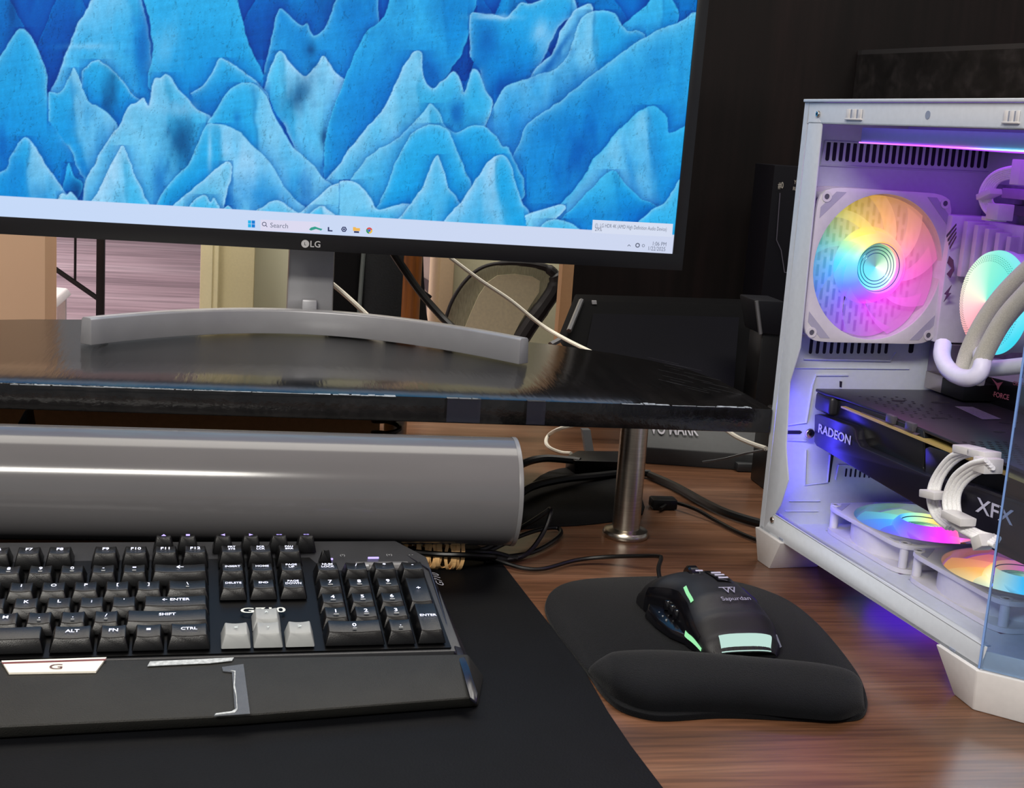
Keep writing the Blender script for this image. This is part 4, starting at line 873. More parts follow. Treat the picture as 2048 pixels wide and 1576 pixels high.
# glass front panes
gm = bpy.data.materials.new('tinted_glass'); gm.use_nodes = True; nt = gm.node_tree; nt.nodes.clear()
o = nt.nodes.new('ShaderNodeOutputMaterial'); mx = nt.nodes.new('ShaderNodeMixShader'); tr = nt.nodes.new('ShaderNodeBsdfTransparent'); gl = nt.nodes.new('ShaderNodeBsdfGlossy'); fz = nt.nodes.new('ShaderNodeFresnel')
tr.inputs[0].default_value = (.70, .82, .95, 1); gl.inputs['Roughness'].default_value = .03; gl.inputs[0].default_value = (.8, .9, 1, 1); fz.inputs[0].default_value = 1.5
ad_ = nt.nodes.new('ShaderNodeMath'); ad_.operation = 'ADD'; ad_.inputs[1].default_value = .06
nt.links.new(fz.outputs[0], ad_.inputs[0]); nt.links.new(ad_.outputs[0], mx.inputs[0]); nt.links.new(tr.outputs[0], mx.inputs[1]); nt.links.new(gl.outputs[0], mx.inputs[2]); nt.links.new(mx.outputs[0], o.inputs[0])
gp = [(-.0005, .2895), (.0445, .3380), (.0465, .3362), (.0015, .2877)]
MB().prism([W_(u, v, .0295) for u, v in gp], (0, 0, .325)).build('glass_pane', gm, pc, smooth=0)
MB().prism([W_(u, v, .0295) for u, v in [(.0470, .3383), (.234, .3383), (.234, .3363), (.0470, .3363)]], (0, 0, .325)).build('glass_pane', gm, pc, smooth=0)
MB().prism([W_(u, v, .0295) for u, v in [(-.0014, .2885), (-.0006, .2895), (.0014, .2876), (.0006, .2868)]], (0, 0, .325)).build('glass_edge_glow', mat('glass_edge_glow', '#7fa6e6', .2, emit=None, alpha=.75), pc, smooth=0)  # pale blue paints the light gathered in the pane's edge

# unseen fill strips added behind top rail, rear flange and bottom lip
pbox(MB(), .0022, .0036, .02, .285, .3575, .3685).build('glow_strip', emis('fill_violet', '#b070ff', 2.0), pc, smooth=0)
pbox(MB(), .0022, .0034, .001, .011, .060, .136).build('glow_strip', emis('fill_blue', '#4a40ff', 24.0), pc, smooth=0)
pbox(MB(), .0022, .0034, .04, .28, .0325, .0400).build('glow_strip', emis('fill_lilac', '#8f88ff', 2.0), pc, smooth=0)
# ---------------------------------------------------------------- fans
def glow_mat(name, strength):
    m_ = bpy.data.materials.new(name); m_.use_nodes = True; nt = m_.node_tree; b = nt.nodes['Principled BSDF']
    b.inputs['Base Color'].default_value = (.22, .22, .24, 1); b.inputs['Roughness'].default_value = .4
    at = nt.nodes.new('ShaderNodeAttribute'); at.attribute_name = 'led'; nt.links.new(at.outputs[0], b.inputs['Emission Color']); b.inputs['Emission Strength'].default_value = strength
    return m_
M_glow = glow_mat('led_diffuser', 1.0)
M_blade = glow_mat('led_blade', 1.25); M_blade.node_tree.nodes['Principled BSDF'].inputs['Alpha'].default_value = .62
def hue(stops, deg):
    deg %= 360; s = sorted(stops); s = [(s[-1][0]-360, s[-1][1])]+s+[(s[0][0]+360, s[0][1])]
    for (a, ca_), (b, cb2) in zip(s, s[1:]):
        if a <= deg <= b:
            t = (deg-a)/(b-a); A, B = np.array(srgb(ca_)[:3]), np.array(srgb(cb2)[:3]); return A*(1-t)+B*t
def paint(o, F, stops, fall):
    M_ = F.inverted() @ rootm(o); me = o.data; ca = me.color_attributes.new('led', 'FLOAT_COLOR', 'POINT'); buf = []
    for v in me.vertices:
        p = M_ @ v.co; r_ = math.hypot(p.x, p.y); c = hue(stops, math.degrees(math.atan2(p.y, p.x)))*fall(r_); buf += [*c, 1]
    ca.data.foreach_set('color', buf)
def fan(label, F, s, th, stops, hub_k=1.3, blade_k=.75, blades=9, phase=0.):
    """F: centre of the fan's front face, z = out of the front"""
    loc = F.translation; e = thing('case_fan', label, 'fan', tuple(loc), PA, 'rainbow case fans')
    h = s/2; rc = s*.06; ri = s*.475; n = 96
    def outer(t):
        c, s_ = math.cos(t), math.sin(t); k_ = 9; rr = (abs(c)**k_+abs(s_)**k_)**(-1/k_); return (h*rr*c, h*rr*s_)
    def plate(z0, z1):
        mb = MB(); vs = []
        for i in range(n):
            t = 2*math.pi*(i+.5)/n; ox, oy = outer(t); c, s_ = math.cos(t)*ri, math.sin(t)*ri
            vs += [(ox, oy, z0), (ox, oy, z1), (c, s_, z1), (c, s_, z0)]
        fs = [(i*4+j, ((i+1) % n)*4+j, ((i+1) % n)*4+(j+1) % 4, i*4+(j+1) % 4) for i in range(n) for j in range(4)]
        return mb.add(vs, fs, F)
    fr = plate(-.0035, 0).build('frame', M_white, e, bevel=.0003, smooth=30)
    plate(-th, -th+.0035).build('rear_frame', M_white, e, smooth=30)
    MB().lathe([(ri, -th+.003), (ri, -.003), (ri+.0012, -.003), (ri+.0012, -th+.003)], F, 72, closed=True).build('shroud', M_white, e, smooth=60)
    for sx in (-1, 1):
        for sy in (-1, 1):
            c = s*.4375
            MB().lathe([(.0022, .0001), (.0042, .0001), (.0042, .0008), (.0022, .0008)], F @ Matrix.Translation((c*sx, c*sy, 0)), 20, closed=True).build('screw_boss', M_white, fr)
            MB().cyl((c*sx, c*sy, -.0002), (c*sx, c*sy, .0004), .0021, n=16, F=F).build('screw_hole', mat('hole_grey', '#55555f', .5), fr, smooth=0)
            MB().cyl((c*sx, c*sy, -th+.0036), (c*sx, c*sy, -.0036), .0034, n=14, F=F).build('corner_pillar', M_white, e)
            MB().cyl((c*sx, c*sy, -th+.0036), (c*sx, c*sy, -th+.0062), .0026, n=12, F=F).build('screw', M_tin, e)
    for sx in (-1, 1):
        for sy in (-1, 1):
            MB().prism([(sx*h*a, sy*h*b, .00005) for a, b in ((.945, .60), (.945, .74), (.74, .945), (.60, .945))], (0, 0, .0002), F).build('recess_shade', mat('recess_grey', '#a9a8b6', .5), fr, smooth=0)  # flat plate in darker grey paints the shade of a corner recess
    r0, r1, rh = s*.232, s*.163, s*.150
    hb = MB().lathe([(r0*1.10, -.016), (r0, -.008), (r0*.93, -.003), (r1+.0022, .0015), (r1+.0006, .0022), (r1, .0015), (r1-.0006, -.001), (r1-.0012, -.005)], F, 96).build('hub', M_glow, e, smooth=60)
    paint(hb, F, stops, lambda r_: hub_k)
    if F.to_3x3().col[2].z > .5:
        MB().cyl((0, 0, -th-.0002), (0, 0, -th+.002), s*.30, n=40, F=F).build('underglow_fill', emis('under_violet', '#5428e0', 5.0), e, smooth=0)  # added unseen disc that throws violet light onto the desk
    MB().lathe([(r1-.0009, -.0008), (r1-.0004, -.0002), (r1+.0001, -.0008)], F, 64).build('hub_ring', mat('hub_ring', '#4d74b8', .2, .5), hb)
    cap_ = MB().lathe([(.0001, -.0046), (r1*.3, -.0046), (r1*.6, -.0046), (r1*.8, -.0046), (r1-.0011, -.0046)], F, 72).build('hub_mirror', M_glow, hb, smooth=80)
    paint(cap_, F, [(180, '#10d8e8'), (230, '#18e0f0'), (140, '#2a9aa8'), (100, '#3f8f8a'), (60, '#70c890'), (20, '#d8ffd8'), (340, '#f0fff0'), (290, '#90f0ff')], lambda r_: .95)
    mb = MB()
    for q_ in range(3): mb.lathe([(r1*(.55+.13*q_), -.0042), (r1*(.55+.13*q_)+.0003, -.0040), (r1*(.55+.13*q_)+.0006, -.0042)], F, 48)
    mb.build('hub_mirror_lines', mat('mirror_line', '#3a7a9a', .2, .5), hb)
    for k_ in range(blades):
        t0 = 2*math.pi*k_/blades+phase
        def bl(a, c):
            r_ = r0*.95+(ri*.975-r0*.95)*a; sweep = .55*a; span = 2*math.pi/blades*1.25
            t = t0+sweep+span*c; z = -.0035-.0105*c-.001*a+.0012*math.sin(math.pi*c); return (r_*math.cos(t), r_*math.sin(t), z)
        b_ = MB().grid(bl, 9, 9, F).build('blade', M_blade if F.to_3x3().col[2].z < .5 else M_glow, e, smooth=80)
        paint(b_, F, stops, lambda r_: blade_k*(.62+.62*max(0, 1-(r_-r0)/(ri-r0))**1.3))
    return e
FS = .1205
rear_F = PF @ frame((.005+FS/2, -.020, .3080-FS/2), (1, 0, 0), (0, 0, 1), (0, -1, 0))
fan('lit rainbow case fan mounted upright on the rear wall of the case', rear_F, FS, .0245,
    [(90, '#ffb43c'), (125, '#f6e03c'), (150, '#8fe0a0'), (175, '#28c8ff'), (215, '#4a6cff'), (250, '#a03cff'), (280, '#f038ff'), (320, '#ff4ce8'), (0, '#ff5cc0'), (45, '#ff9c7c')], 1.15, .80, phase=.3)
s2 = .1150
for lab, v0, st in (('lit rainbow fan lying on the case floor nearer the rear wall', .0100, [(270, '#ff38f0'), (225, '#9a4cff'), (180, '#4a6cff'), (135, '#38a0ff'), (100, '#7ce8d8'), (60, '#d0f0a0'), (25, '#ffd040'), (350, '#ff9c60'), (310, '#ff60b0')]),
                     ('lit rainbow fan lying on the case floor nearer the front glass', .1290, [(270, '#70e0ff'), (235, '#28d8ff'), (205, '#c8f0e0'), (175, '#fff0b0'), (140, '#ffb860'), (100, '#ff9c80'), (60, '#ff70a0'), (20, '#ff50d8'), (330, '#c060ff'), (300, '#6080ff')])):
    Ff = PF @ frame((.0470+s2/2, -(v0+s2/2), .0530), (1, 0, 0), (0, 1, 0), (0, 0, 1))
    fan(lab, Ff, s2, .0222, st, 1.15, .85, phase=.1)
# radiator with its lit edge under the top
ra_ = pthing('radiator', 'grey radiator slab with a thin lit edge under the case top', 'radiator', .1, .16, .343)
pbox(MB(), .030, .165, .030, .300, .3434, .3540).build('body', mat('radiator_grey', '#86a8c4', .5), ra_, bevel=.001)
pbox(MB(), .060, .165, .045, .300, .3541, .3700).build('radiator_fan_frame', mat('radiator_grey2', '#a8b4c4', .5), ra_, bevel=.001)
mb = MB(); nsg = 40
for i in range(nsg+1):
    v = .03+.27*i/nsg; mb.v += [W_(.0290, v, .3422), W_(.0290, v, .3432), W_(.0310, v, .3422)]
mb.f = [(i*3+a, i*3+b, i*3+3+b, i*3+3+a) for i in range(nsg) for a, b in ((0, 1), (2, 0))]
und = MB()
for i in range(30): und.grid(lambda a, c, i=i: (.0325+.130*a, -(.031+.268*(i+c)/30), .3430), 2, 2, PF)
und = und.build('underside_fill', glow_mat('underside_light', 1.5), ra_, smooth=0)  # glowing sheet added to wash the case interior violet
led = mb.build('glow_strip', glow_mat('strip_light', 2.2), ra_, smooth=0)
cs = [(0, '#b46cff'), (.3, '#e04cff'), (.48, '#ff6ad8'), (.56, '#a0a0ff'), (.66, '#8ff0ff'), (.76, '#b0fff0'), (.8, '#ff70e0'), (1, '#c060ff')]
for led, cs in ((led, cs), (und, [(0, '#a040ff'), (.4, '#b048ff'), (.7, '#a060ff'), (1, '#ff60c0')])):
    Mi = PFi @ rootm(led); ca = led.data.color_attributes.new('led', 'FLOAT_COLOR', 'POINT'); buf = []
    for v in led.data.vertices:
        f = min(1, max(0, (-(Mi @ v.co).y-.03)/.27))
        for (a, c1), (b, c2) in zip(cs, cs[1:]):
            if a <= f+1e-6 <= b+1e-5: t = (f-a)/(b-a); A = np.array(srgb(c1)[:3])*(1-t)+np.array(srgb(c2)[:3])*t
        buf += [*A, 1]
    ca.data.foreach_set('color', buf)

# ---------------------------------------------------------------- motherboard
mbd = pthing('motherboard', 'white motherboard with finned heatsink and small chokes inside the case', 'motherboard', .165, .12, .2)
M_wm = mat('board_white', '#d9d7e2', .45, noise=.08, nscale=80)
M_ink = mat('board_ink', '#3c3a52', .5)
pbox(MB(), .1640, .1660, .004, .250, .085, .318).build('board', mat('board_base', '#77728a', .5, noise=.3, nscale=90), mbd, smooth=0)
io = pbox(MB(), .122, .1638, .001, .026, .190, .292).build('io_cover', M_wm, mbd, bevel=.0015)
for k_ in range(4): ppoly([(1893+k_*2, 470+k_*8), (1912, 447+k_*8), (1912, 451+k_*8), (1893+k_*2, 475+k_*8)], 0, .1215, .0004).build('stripe_print', M_ink, io, smooth=0)
ppoly([(1898, 512), (1906, 520), (1908, 540), (1900, 556), (1893, 548), (1903, 536), (1894, 526)], 0, .1215, .0004).build('emblem_print', M_ink, io, smooth=0)
ppoly([(1888, 588), (1903, 570), (1896, 586), (1902, 586), (1887, 604), (1893, 590)], 0, .1215, .0004).build('bolt_print', M_ink, io, smooth=0)
hs = MB(); pbox(hs, .150, .1638, .0285, .078, .2445, .2890)
for k_ in range(5): pbox(hs, .130+.003*k_, .1505, .030+.0098*k_, .0355+.0098*k_, .2445, .2885-.002*k_)
hs.build('heatsink', M_wm, mbd, bevel=.0008)
mb = MB(); pbox(mb, .134, .1638, .001, .030, .152, .189); mb.build('port_shell', mat('port_metal', '#8a7f8c', .3, .8), mbd, bevel=.0008)
mb = MB(); pbox(mb, .130, .1638, .006, .030, .1495, .1635); mb.build('audio_port', mat('port_nickel', '#b4aca8', .3, .9), mbd, bevel=.0006)
pbox(MB(), .128, .1638, .032, .062, .1500, .1630).build('audio_chip_block', M_black, mbd, bevel=.0006)
for px, r_, l, mm in (((2020, 478), .0045, .010, M_blackg), ((2033, 500), .0050, .011, M_blackg), ((1995, 487), .0062, .014, mat('choke_rose', '#a8808a', .3, .5)), ((2046, 455), .004, .009, M_blackg)):
    p = ppx(px[0], px[1], 0, .150); MB().cyl(W_(.1638, p.y, p.z), W_(.1638-l, p.y, p.z), r_, n=20).build('capacitor', mm, mbd, bevel=.0006)
pbox(MB(), .150, .1638, .050, .235, .296, .304).build('memory_slot', mat('slot_dark', '#4a4458', .5), mbd, bevel=.0006)
pbox(MB(), .145, .1638, .052, .23, .3085, .316).build('board_heatsink_bar', mat('bar_mauve', '#a58fb4', .4), mbd, bevel=.0006)
cov = pbox(MB(), .1560, .1638, .052, .20, .136, .183).build('slot_cover', M_wm, mbd, bevel=.001)
a_, b_ = ppx(1968, 752, 0, .1555), ppx(1968, 800, 0, .1555)
st_ = ppoly([(1970, 752), (2075, 776), (2072, 850), (1964, 806)], 0, .1555, .0004).build('drive_sticker', M_blackg, cov, smooth=0)
T3 = lambda px, py: W_(*ppx(px, py, 0, .1552))
M_rose = mat('sticker_rose', '#a8626e', .5)
fit_text('T-FORCE', T3(1978, 786), T3(2018, 795), (0, 0, 1), .0042, M_rose, cov, 'sticker_text')
ppoly([(1983, 756), (1994, 766), (2006, 764), (1999, 773), (1996, 781), (1993, 771)], 0, .1551, .0002).build('sticker_emblem', M_rose, cov, smooth=0)
fit_text('CREATE', T3(2026, 766), T3(2050, 770), (0, 0, 1), .0030, M_rose, cov, 'sticker_text')

# ---------------------------------------------------------------- pump head
pu = pthing('cooler_pump', 'round glowing cyan cooler pump head with a dotted rim inside the case', 'cooler pump', .164, .107, .234)
PC_ = (.108, .107, .2335); PFm = PF @ frame((PC_[0], -PC_[1], PC_[2]), (0, -1, 0), (0, 0, 1), (-1, 0, 0))
pr = .0385
MB().lathe([(0, -.0300), (pr*.95, -.0300), (pr*.95, -.012), (pr, -.010), (pr, -.004)], PFm, 64).build('body', mat('pump_white', '#cfd6e4', .4), pu)
dm_ = MB().lathe([(pr, -.004), (pr*.985, -.001), (pr*.93, .0015), (pr*.7, .0032), (pr*.4, .0040), (.0005, .0042)], PFm, 96).build('lit_dome', M_glow, pu, smooth=80)
paint(dm_, PFm, [(90, '#70f0c8'), (50, '#48e8d0'), (10, '#30e4ec'), (320, '#20dcf4'), (270, '#60e0f0'), (235, '#ff9ca0'), (200, '#ffc8c0'), (160, '#f4ffd8'), (125, '#c8ffd8')], lambda r_: .95)
mb = MB()
for k_ in range(6):
    for i in range(96):
        t = 2*math.pi*(i+.5*(k_ % 2))/96; rr = pr*(.90-.035*k_)
        if k_ > 3 and not (2.6 < t < 4.2): continue
        z = .0022+.0009*k_*.5; d = .00030
        c, s_ = rr*math.cos(t), rr*math.sin(t); mb.add([(c-d, s_-d, z), (c+d, s_-d, z), (c+d, s_+d, z), (c-d, s_+d, z)], [(0, 1, 2, 3)], PFm)
mb.build('dot_pattern', mat('dot_green', '#2c8a78', .5), dm_, smooth=0, fix=False)

def strand(px, u, r_, m_, parent, name='strand', n=10):
    us = u if isinstance(u, (list, tuple)) else [u]*len(px)
    return MB().tube([W_(*ppx(a, b, 0, uu)) for (a, b), uu in zip(px, us)], r_, n, sub=8).build(name, m_, parent, smooth=60)
M_slv = mat('sleeve_white', '#f0f0f0', .6, noise=.12, nscale=1500, bump=.3, bscale=3000)
M_slg = mat('sleeve_grey', '#c9c6bb', .6, noise=.15, nscale=1500, bump=.4, bscale=3000)
ct = pthing('cooler_tubes', 'pair of thick pale braided cooler tubes curving down in front of the pump', 'cooler tubes', .06, .2, .2)
strand([(2100, 500), (2046, 548), (2000, 596), (1962, 650), (1936, 704), (1924, 750)], .055, .0060, M_slg, ct, 'tube')
strand([(2120, 520), (2062, 578), (2010, 636), (1978, 690), (1958, 736), (1950, 765)], [.05]*6, .0064, M_slg, ct, 'tube')
strand([(1936, 740), (1965, 738), (2010, 735), (2060, 730), (2110, 728)], .075, .0058, mat('tube_end_white', '#d5dbe0', .4), ct, 'tube')
o_ = W_(*ppx(1925, 722, 0, .055)); 
ringp = [(1886, 688), (1884, 712), (1894, 735), (1915, 752), (1940, 756), (1958, 746), (1966, 722), (1962, 706)]
strand(ringp, [.055, .050, .046, .044, .044, .046, .05, .06], .0060, mat('collar_white', '#dcdaf0', .45), ct, 'collar')

def comb(px, py, u, w_, h, d, parent, rot=0., name='comb', m_=M_white):
    c = ppx(px, py, 0, u); Fm = PF @ Matrix.Translation((c.x, -c.y, c.z)) @ Matrix.Rotation(R(rot), 4, 'X')
    return MB().box(-d/2, d/2, -w_/2, w_/2, -h/2, h/2, Fm).build(name, m_, parent, bevel=.0006)
pc24 = pthing('main_power_cable', 'white sleeved power cable arching at the right edge above the pump', 'cable', .13, .1, .3)
for k_ in range(6):
    o = k_*5.5
    strand([(1998+o*.2, 433-o*.75), (1975+o*.45, 425-o*.55), (1962+o*.72, 402-o*.1), (1964+o*.75, 378+o*.15), (1982+o*.5, 352+o*.45), (2012+o*.2, 338+o*.62), (2075, 330+o*.7)], .118+.001*k_, .0017, M_slv, pc24)
comb(1978, 389, .118, .017, .0045, .011, pc24, -20)
comb(2000, 424, .120, .014, .012, .014, pc24, 0, 'connector'); comb(1988, 438, .121, .012, .003, .014, pc24, 0, 'latch')
comb(2044, 345, .112, .010, .018, .012, pc24, 0)
gcab = pthing('graphics_power_cable', 'white ribbed power cable arching from the graphics card down to the case floor', 'cable', .01, .24, .1)
for k_ in range(3):
    o = k_*9.5
    strand([(1930+o, 903+o*.25), (1902+o, 912+o*.2), (1878+o*.95, 938), (1862+o*.95, 968), (1858+o*.95, 1000), (1868+o*.9, 1032), (1894+o*.7, 1056+o*.1)], .014+.002*k_, .0017, M_slv, gcab)
for k_ in range(4):
    o = k_*9.5
    strand([(1972+o*.5, 920+o*.55), (1940+o*.8, 928+o*.5), (1908+o*.95, 952+o*.3), (1892+o*.95, 985), (1890+o*.95, 1015), (1905+o*.8, 1048-o*.1), (1942+o*.6, 1072-o*.25), (1972+o*.5, 1083-o*.35), (1990+o*.3, 1092-o*.5)], .006+.002*k_, .0017, M_slv, gcab)
comb(1868, 989, .012, .017, .0052, .012, gcab, -8); comb(1917, 1036, .006, .021, .0052, .012, gcab, 0); comb(1968, 1084, .006, .010, .0080, .012, gcab, -35)
comb(1938, 900, .018, .018, .0050, .013, gcab, -6, 'latch'); comb(1968, 908, .018, .018, .0050, .013, gcab, -6, 'latch'); comb(1976, 930, .014, .012, .0095, .014, gcab, -4, 'connector')

# ---------------------------------------------------------------- graphics card
gc = pthing('graphics_card', 'large black graphics card held horizontally inside the white case', 'graphics card', .1, .15, .1)
M_gc = mat('gpu_black', '#17171a', .3); M_gcm = mat('gpu_matte', '#26252b', .38, noise=.05); M_gf = mat('gpu_fins', '#1c1b20', .5, .6)
pbox(MB(), .040, .155, .010, .292, .100, .1375).build('heatsink', M_gf, gc, bevel=.001)
pbox(MB(), .0305, .155, .046, .292, .1405, .1418).build('circuit_board', mat('pcb_edge', '#b09a5c', .4), gc, smooth=0)
bp_ = [(.0285, .0085), (.0285, .024), (.034, .045), (.036, .10), (.034, .20), (.030, .300), (.155, .300), (.155, .0085)]
MB().prism([W_(u, v, .1455) for u, v in bp_], (0, 0, .0026)).build('backplate', M_gcm, gc, bevel=.0008)
cap = MB(); pbox(cap, .0285, .044, .0085, .034, .1310, .1462); cap.build('end_cap', M_gcm, gc, bevel=.003, seg=3)
mb = MB(); random.seed(5)
for i in range(14):
    for j in range(4):
        u, v = .050+.011*j+.003*(i % 2), .04+.006*i
        mb.cyl(W_(u, v, .1482), W_(u, v, .14825), .0013, n=8)
for i in range(16):
    for j in range(6): 
        u, v = .040+.0065*j+.003*(i % 2), .19+.006*i; mb.cyl(W_(u, v, .1482), W_(u, v, .14825), .0017, n=6)
tag(mb.build('vent_holes', mat('vent_black', '#0a0a0e', .8), gc, smooth=0), kind='stuff')
for u, v, a_, b_ in ((.075, .055, .006, .003), (.11, .06, .009, .0035), (.07, .115, .006, .003), (.12, .13, .008, .004), (.09, .16, .005, .003)):
    MB().lathe([(0, 0), (1, 0)], PF @ Matrix.Translation((u, -v, .14826)) @ Matrix.Diagonal((a_, b_, 1, 1)), 14).build('backplate_opening', MATS['vent_black'], gc, smooth=0)
a = ppx(1925, 815, 2, .1484); lb = ppoly([(1910, 813), (1945, 814), (2002, 838), (1965, 839)], 2, .1484, .0002).build('serial_label', mat('label_grey', '#76727e', .5, noise=.3, nscale=600), gc, smooth=0)
GU = .0265
pl_ = [(1629, 829), (1636, 828), (1702, 852), (1709, 860), (1712, 880), (1720, 893), (1853, 950), (1946, 972), (2060, 1016), (2060, 1136), (1990, 1103), (1642, 897), (1633, 892), (1628, 884)]
sp = ppoly(pl_, 0, GU, .010).build('side_plate', mat('gpu_side', '#1b1a26', .28), gc, bevel=.0006)
ppoly([(1672, 798), (1700, 806), (1846, 860), (1850, 885), (1846, 935), (1850, 945), (1720, 892), (1712, 860), (1665, 838)], 0, .0345, .006).build('shroud', M_gc, gc, bevel=.0008)
ppoly([(1850, 897), (1858, 893), (1905, 906), (1905, 965), (1850, 947)], 0, .031, .010).build('power_socket', M_gc, gc, bevel=.0008)
ppoly([(1715, 828), (1722, 824), (1838, 868), (1826, 874)], 0, .0335, .002).build('shroud_ledge', mat('ledge_violet', '#5a4e66', .3), gc, smooth=0)
for x, y in ((1783, 838), (1822, 853)): comb(x, y, .0335, .010, .006, .004, gc, 0, 'power_stage', mat('stage_grey', '#4c4a50', .4))
ppoly([(1946, 975), (1951, 971), (2060, 1012), (2060, 1017)], 0, .0255, .0012).build('badge_ridge', M_gcm, gc, smooth=0)
M_sil = mat('gpu_silver_print', '#c9c9de', .35)
T4 = lambda px, py: W_(*ppx(px, py, 0, GU-.0006))
fit_text('RADEON', T4(1637, 856), T4(1701, 881), (0, 0, 1), .0072, M_sil, sp, 'side_print', bold=.02)
fit_text('XFX', T4(1952, 1008), T4(2027, 1037), (0, 0, 1), .0095, M_sil, sp, 'side_print', bold=.015)
# ---------------------------------------------------------------- things behind the desk
def ypoly(pxs, y, th): return MB().prism([at_y(a, b, y) for a, b in pxs], (0, th, 0))
# black device with a sloping hood behind the right end of the shelf
dv = thing('display_device', 'large black hooded display device with silver left edge behind the shelf', 'electronic device', tuple(at_z(1400, 930, 0)))
A_, B_, C_, D_ = at_y(1160, 601, 1.52), at_y(1506, 611, 1.52), at_y(1490, 800, 1.42), at_y(1124, 693, 1.44)
bk_ = Vector((0, .03, .004))
MB().frustum([A_, B_, C_, D_], [A_+bk_, B_+bk_, C_+bk_, D_+bk_]).build('housing', mat('device_black', '#060608', .75, spec=.06), dv, bevel=.002)
nD = (B_-A_).cross(D_-A_).normalized(); nD = -nD if nD.y > 0 else nD
MB().prism([on_plane(u, v, A_+nD*.001, nD) for u, v in ((1186, 628), (1478, 636), (1466, 790), (1172, 700))], nD*.001).build('screen', mat('device_screen', '#03030a', .6, spec=.05), dv, smooth=0)
MB().frustum([Vector((A_.x+.06, 1.47, .003)), Vector((B_.x-.08, 1.47, .003)), Vector((B_.x-.08, 1.60, .003)), Vector((A_.x+.06, 1.60, .003))], [Vector((A_.x+.07, 1.50, .10)), Vector((B_.x-.09, 1.50, .10)), Vector((B_.x-.09, 1.55, .10)), Vector((A_.x+.07, 1.55, .10))]).build('stand', M_black, dv, bevel=.002)
e0, e1, e2 = at_y(1163, 601, 1.517), at_y(1138, 662, 1.455), at_y(1108, 690, 1.42)
MB().tube([e0, e1], .0030, 6, sub=1).build('silver_edge', mat('edge_silver', '#8c8c90', .3, .8), dv)
MB().tube([e1+Vector((-.012, -.02, -.006)), e2+Vector((-.004, 0, 0))], .0034, 6, sub=1).build('silver_edge', MATS['edge_silver'], dv)
MB().prism([at_y(1183, 601, 1.514), at_y(1192, 601, 1.514), at_y(1193, 608, 1.514), at_y(1184, 608, 1.514)], (0, -.002, 0)).build('camera_window', mat('pale_window', '#c8c8cc', .4), dv, smooth=0)
MB().prism([at_y(1165, 860, 1.355), at_y(1181, 860, 1.355), at_y(1188, 904, 1.345), at_y(1172, 904, 1.345)], (0, .01, 0)).build('stand_strut', mat('strut_grey', '#4a4a4c', .5), dv, smooth=0)
bx = thing('network_box', 'dark grey box with white lettering under the right end of the shelf', 'box', tuple(at_z(1400, 932, 0)))
q0, q1 = at_z(1290, 927, .0), at_z(1532, 944, .0)
q2, q3 = Vector((q1.x+.005, q1.y+.055, 0)), Vector((q0.x-.015, q0.y+.055, 0))
tz_ = .0175
MB().frustum([q0, q1, q2, q3], [p+Vector((0, 0, tz_)) for p in (q0, q1)]+[p+Vector((0, 0, tz_+.040)) for p in (q2, q3)]).build('body', mat('box_grey', '#2e3032', .6, noise=.1), bx, bevel=.001)
nB = (q1-q0).cross((q3+Vector((0, 0, .04)))-q0).normalized()
if nB.z < 0: nB = -nB
PB = q0+Vector((0, 0, tz_))+nB*.0012
t0_, t1_ = on_plane(1300, 855, PB, nB), on_plane(1396, 859, PB, nB)
fit_text('VO MARK', t0_, t1_, (0, .055, .04), .018, mat('print_pale', '#8a8892', .5), bx, 'box_lettering', bold=.015)
# small black device with silver edge at the case
pch = MB().prism([at_z(u, v, .0003) for u, v in smoothpoly([(1012, 1056), (1040, 1000), (1080, 955), (1140, 938), (1225, 946), (1275, 985), (1285, 1030), (1215, 1046), (1120, 1054)], 3)], (0, 0, .0022)).build('pouch_and_shadow', M_blackm, bevel=.0006)  # black sheet covers a low dark item and the shadow around it
tag(pch, 'flat black pouch with its shadow painted in, under the cables between tube and steel post', 'pouch')
sd_ = thing('phone_stand', 'small black upright device with silver left edge beside the white case', 'electronic device', tuple(at_y(1540, 720, 1.37)))
f4 = [(1509, 600), (1570, 603), (1566, 672), (1520, 668)]
P4 = [at_y(a, b, 1.37) for a, b in f4]
mb = MB().prism(P4, (0, .05, 0)); zb_ = P4[3].z
mb.build('body', mat('navy_black', '#0a0b12', .6, spec=.15), sd_, bevel=.002)
MB().box(P4[3].x+.004, P4[2].x, 1.375, 1.415, .012+.0, zb_+.002).build('support', M_black, sd_, bevel=.002)
MB().box(P4[3].x-.01, P4[2].x, 1.37, 1.43, .0, .012).build('base', M_black, sd_, bevel=.002)
MB().tube([at_y(1513, 602, 1.368), at_y(1521, 668, 1.368)], .0022, 6, sub=1).build('silver_edge', MATS['edge_silver'], sd_)
# dark product box standing behind the case
g0, g1 = at_y(1548, 345, 1.22), at_y(1612, 345, 1.22)
pb_ = thing('product_box', 'tall dark product box with small white print behind the white case', 'box', (g0.x*1.62/1.22+.05, 1.65, 0))
zb0, zb1 = at_y(1548, 600, 1.22).z, at_y(1558, 341, 1.22).z
MB().box(g0.x*1.62/1.22, g0.x*1.62/1.22+.16, 1.62, 1.69, .0, zb1).build('carton', mat('carton_dark', '#07070f', .6, spec=.12), pb_, bevel=.001)
pfx = lambda a, b: at_y(a, b, 1.6185)
M_pp = mat('box_print', '#9a968e', .5); M_pd = mat('box_line', '#4c4a58', .5)
fit_text('#0', pfx(1556, 371), pfx(1567, 371), (0, 0, 1), .009, M_pp, pb_, 'box_lettering')
fit_text('YOU', pfx(1588, 364), pfx(1602, 365), (0, 0, 1), .005, M_pp, pb_, 'box_lettering'); fit_text('RULE', pfx(1586, 377), pfx(1600, 378), (0, 0, 1), .0045, M_pp, pb_, 'box_lettering')
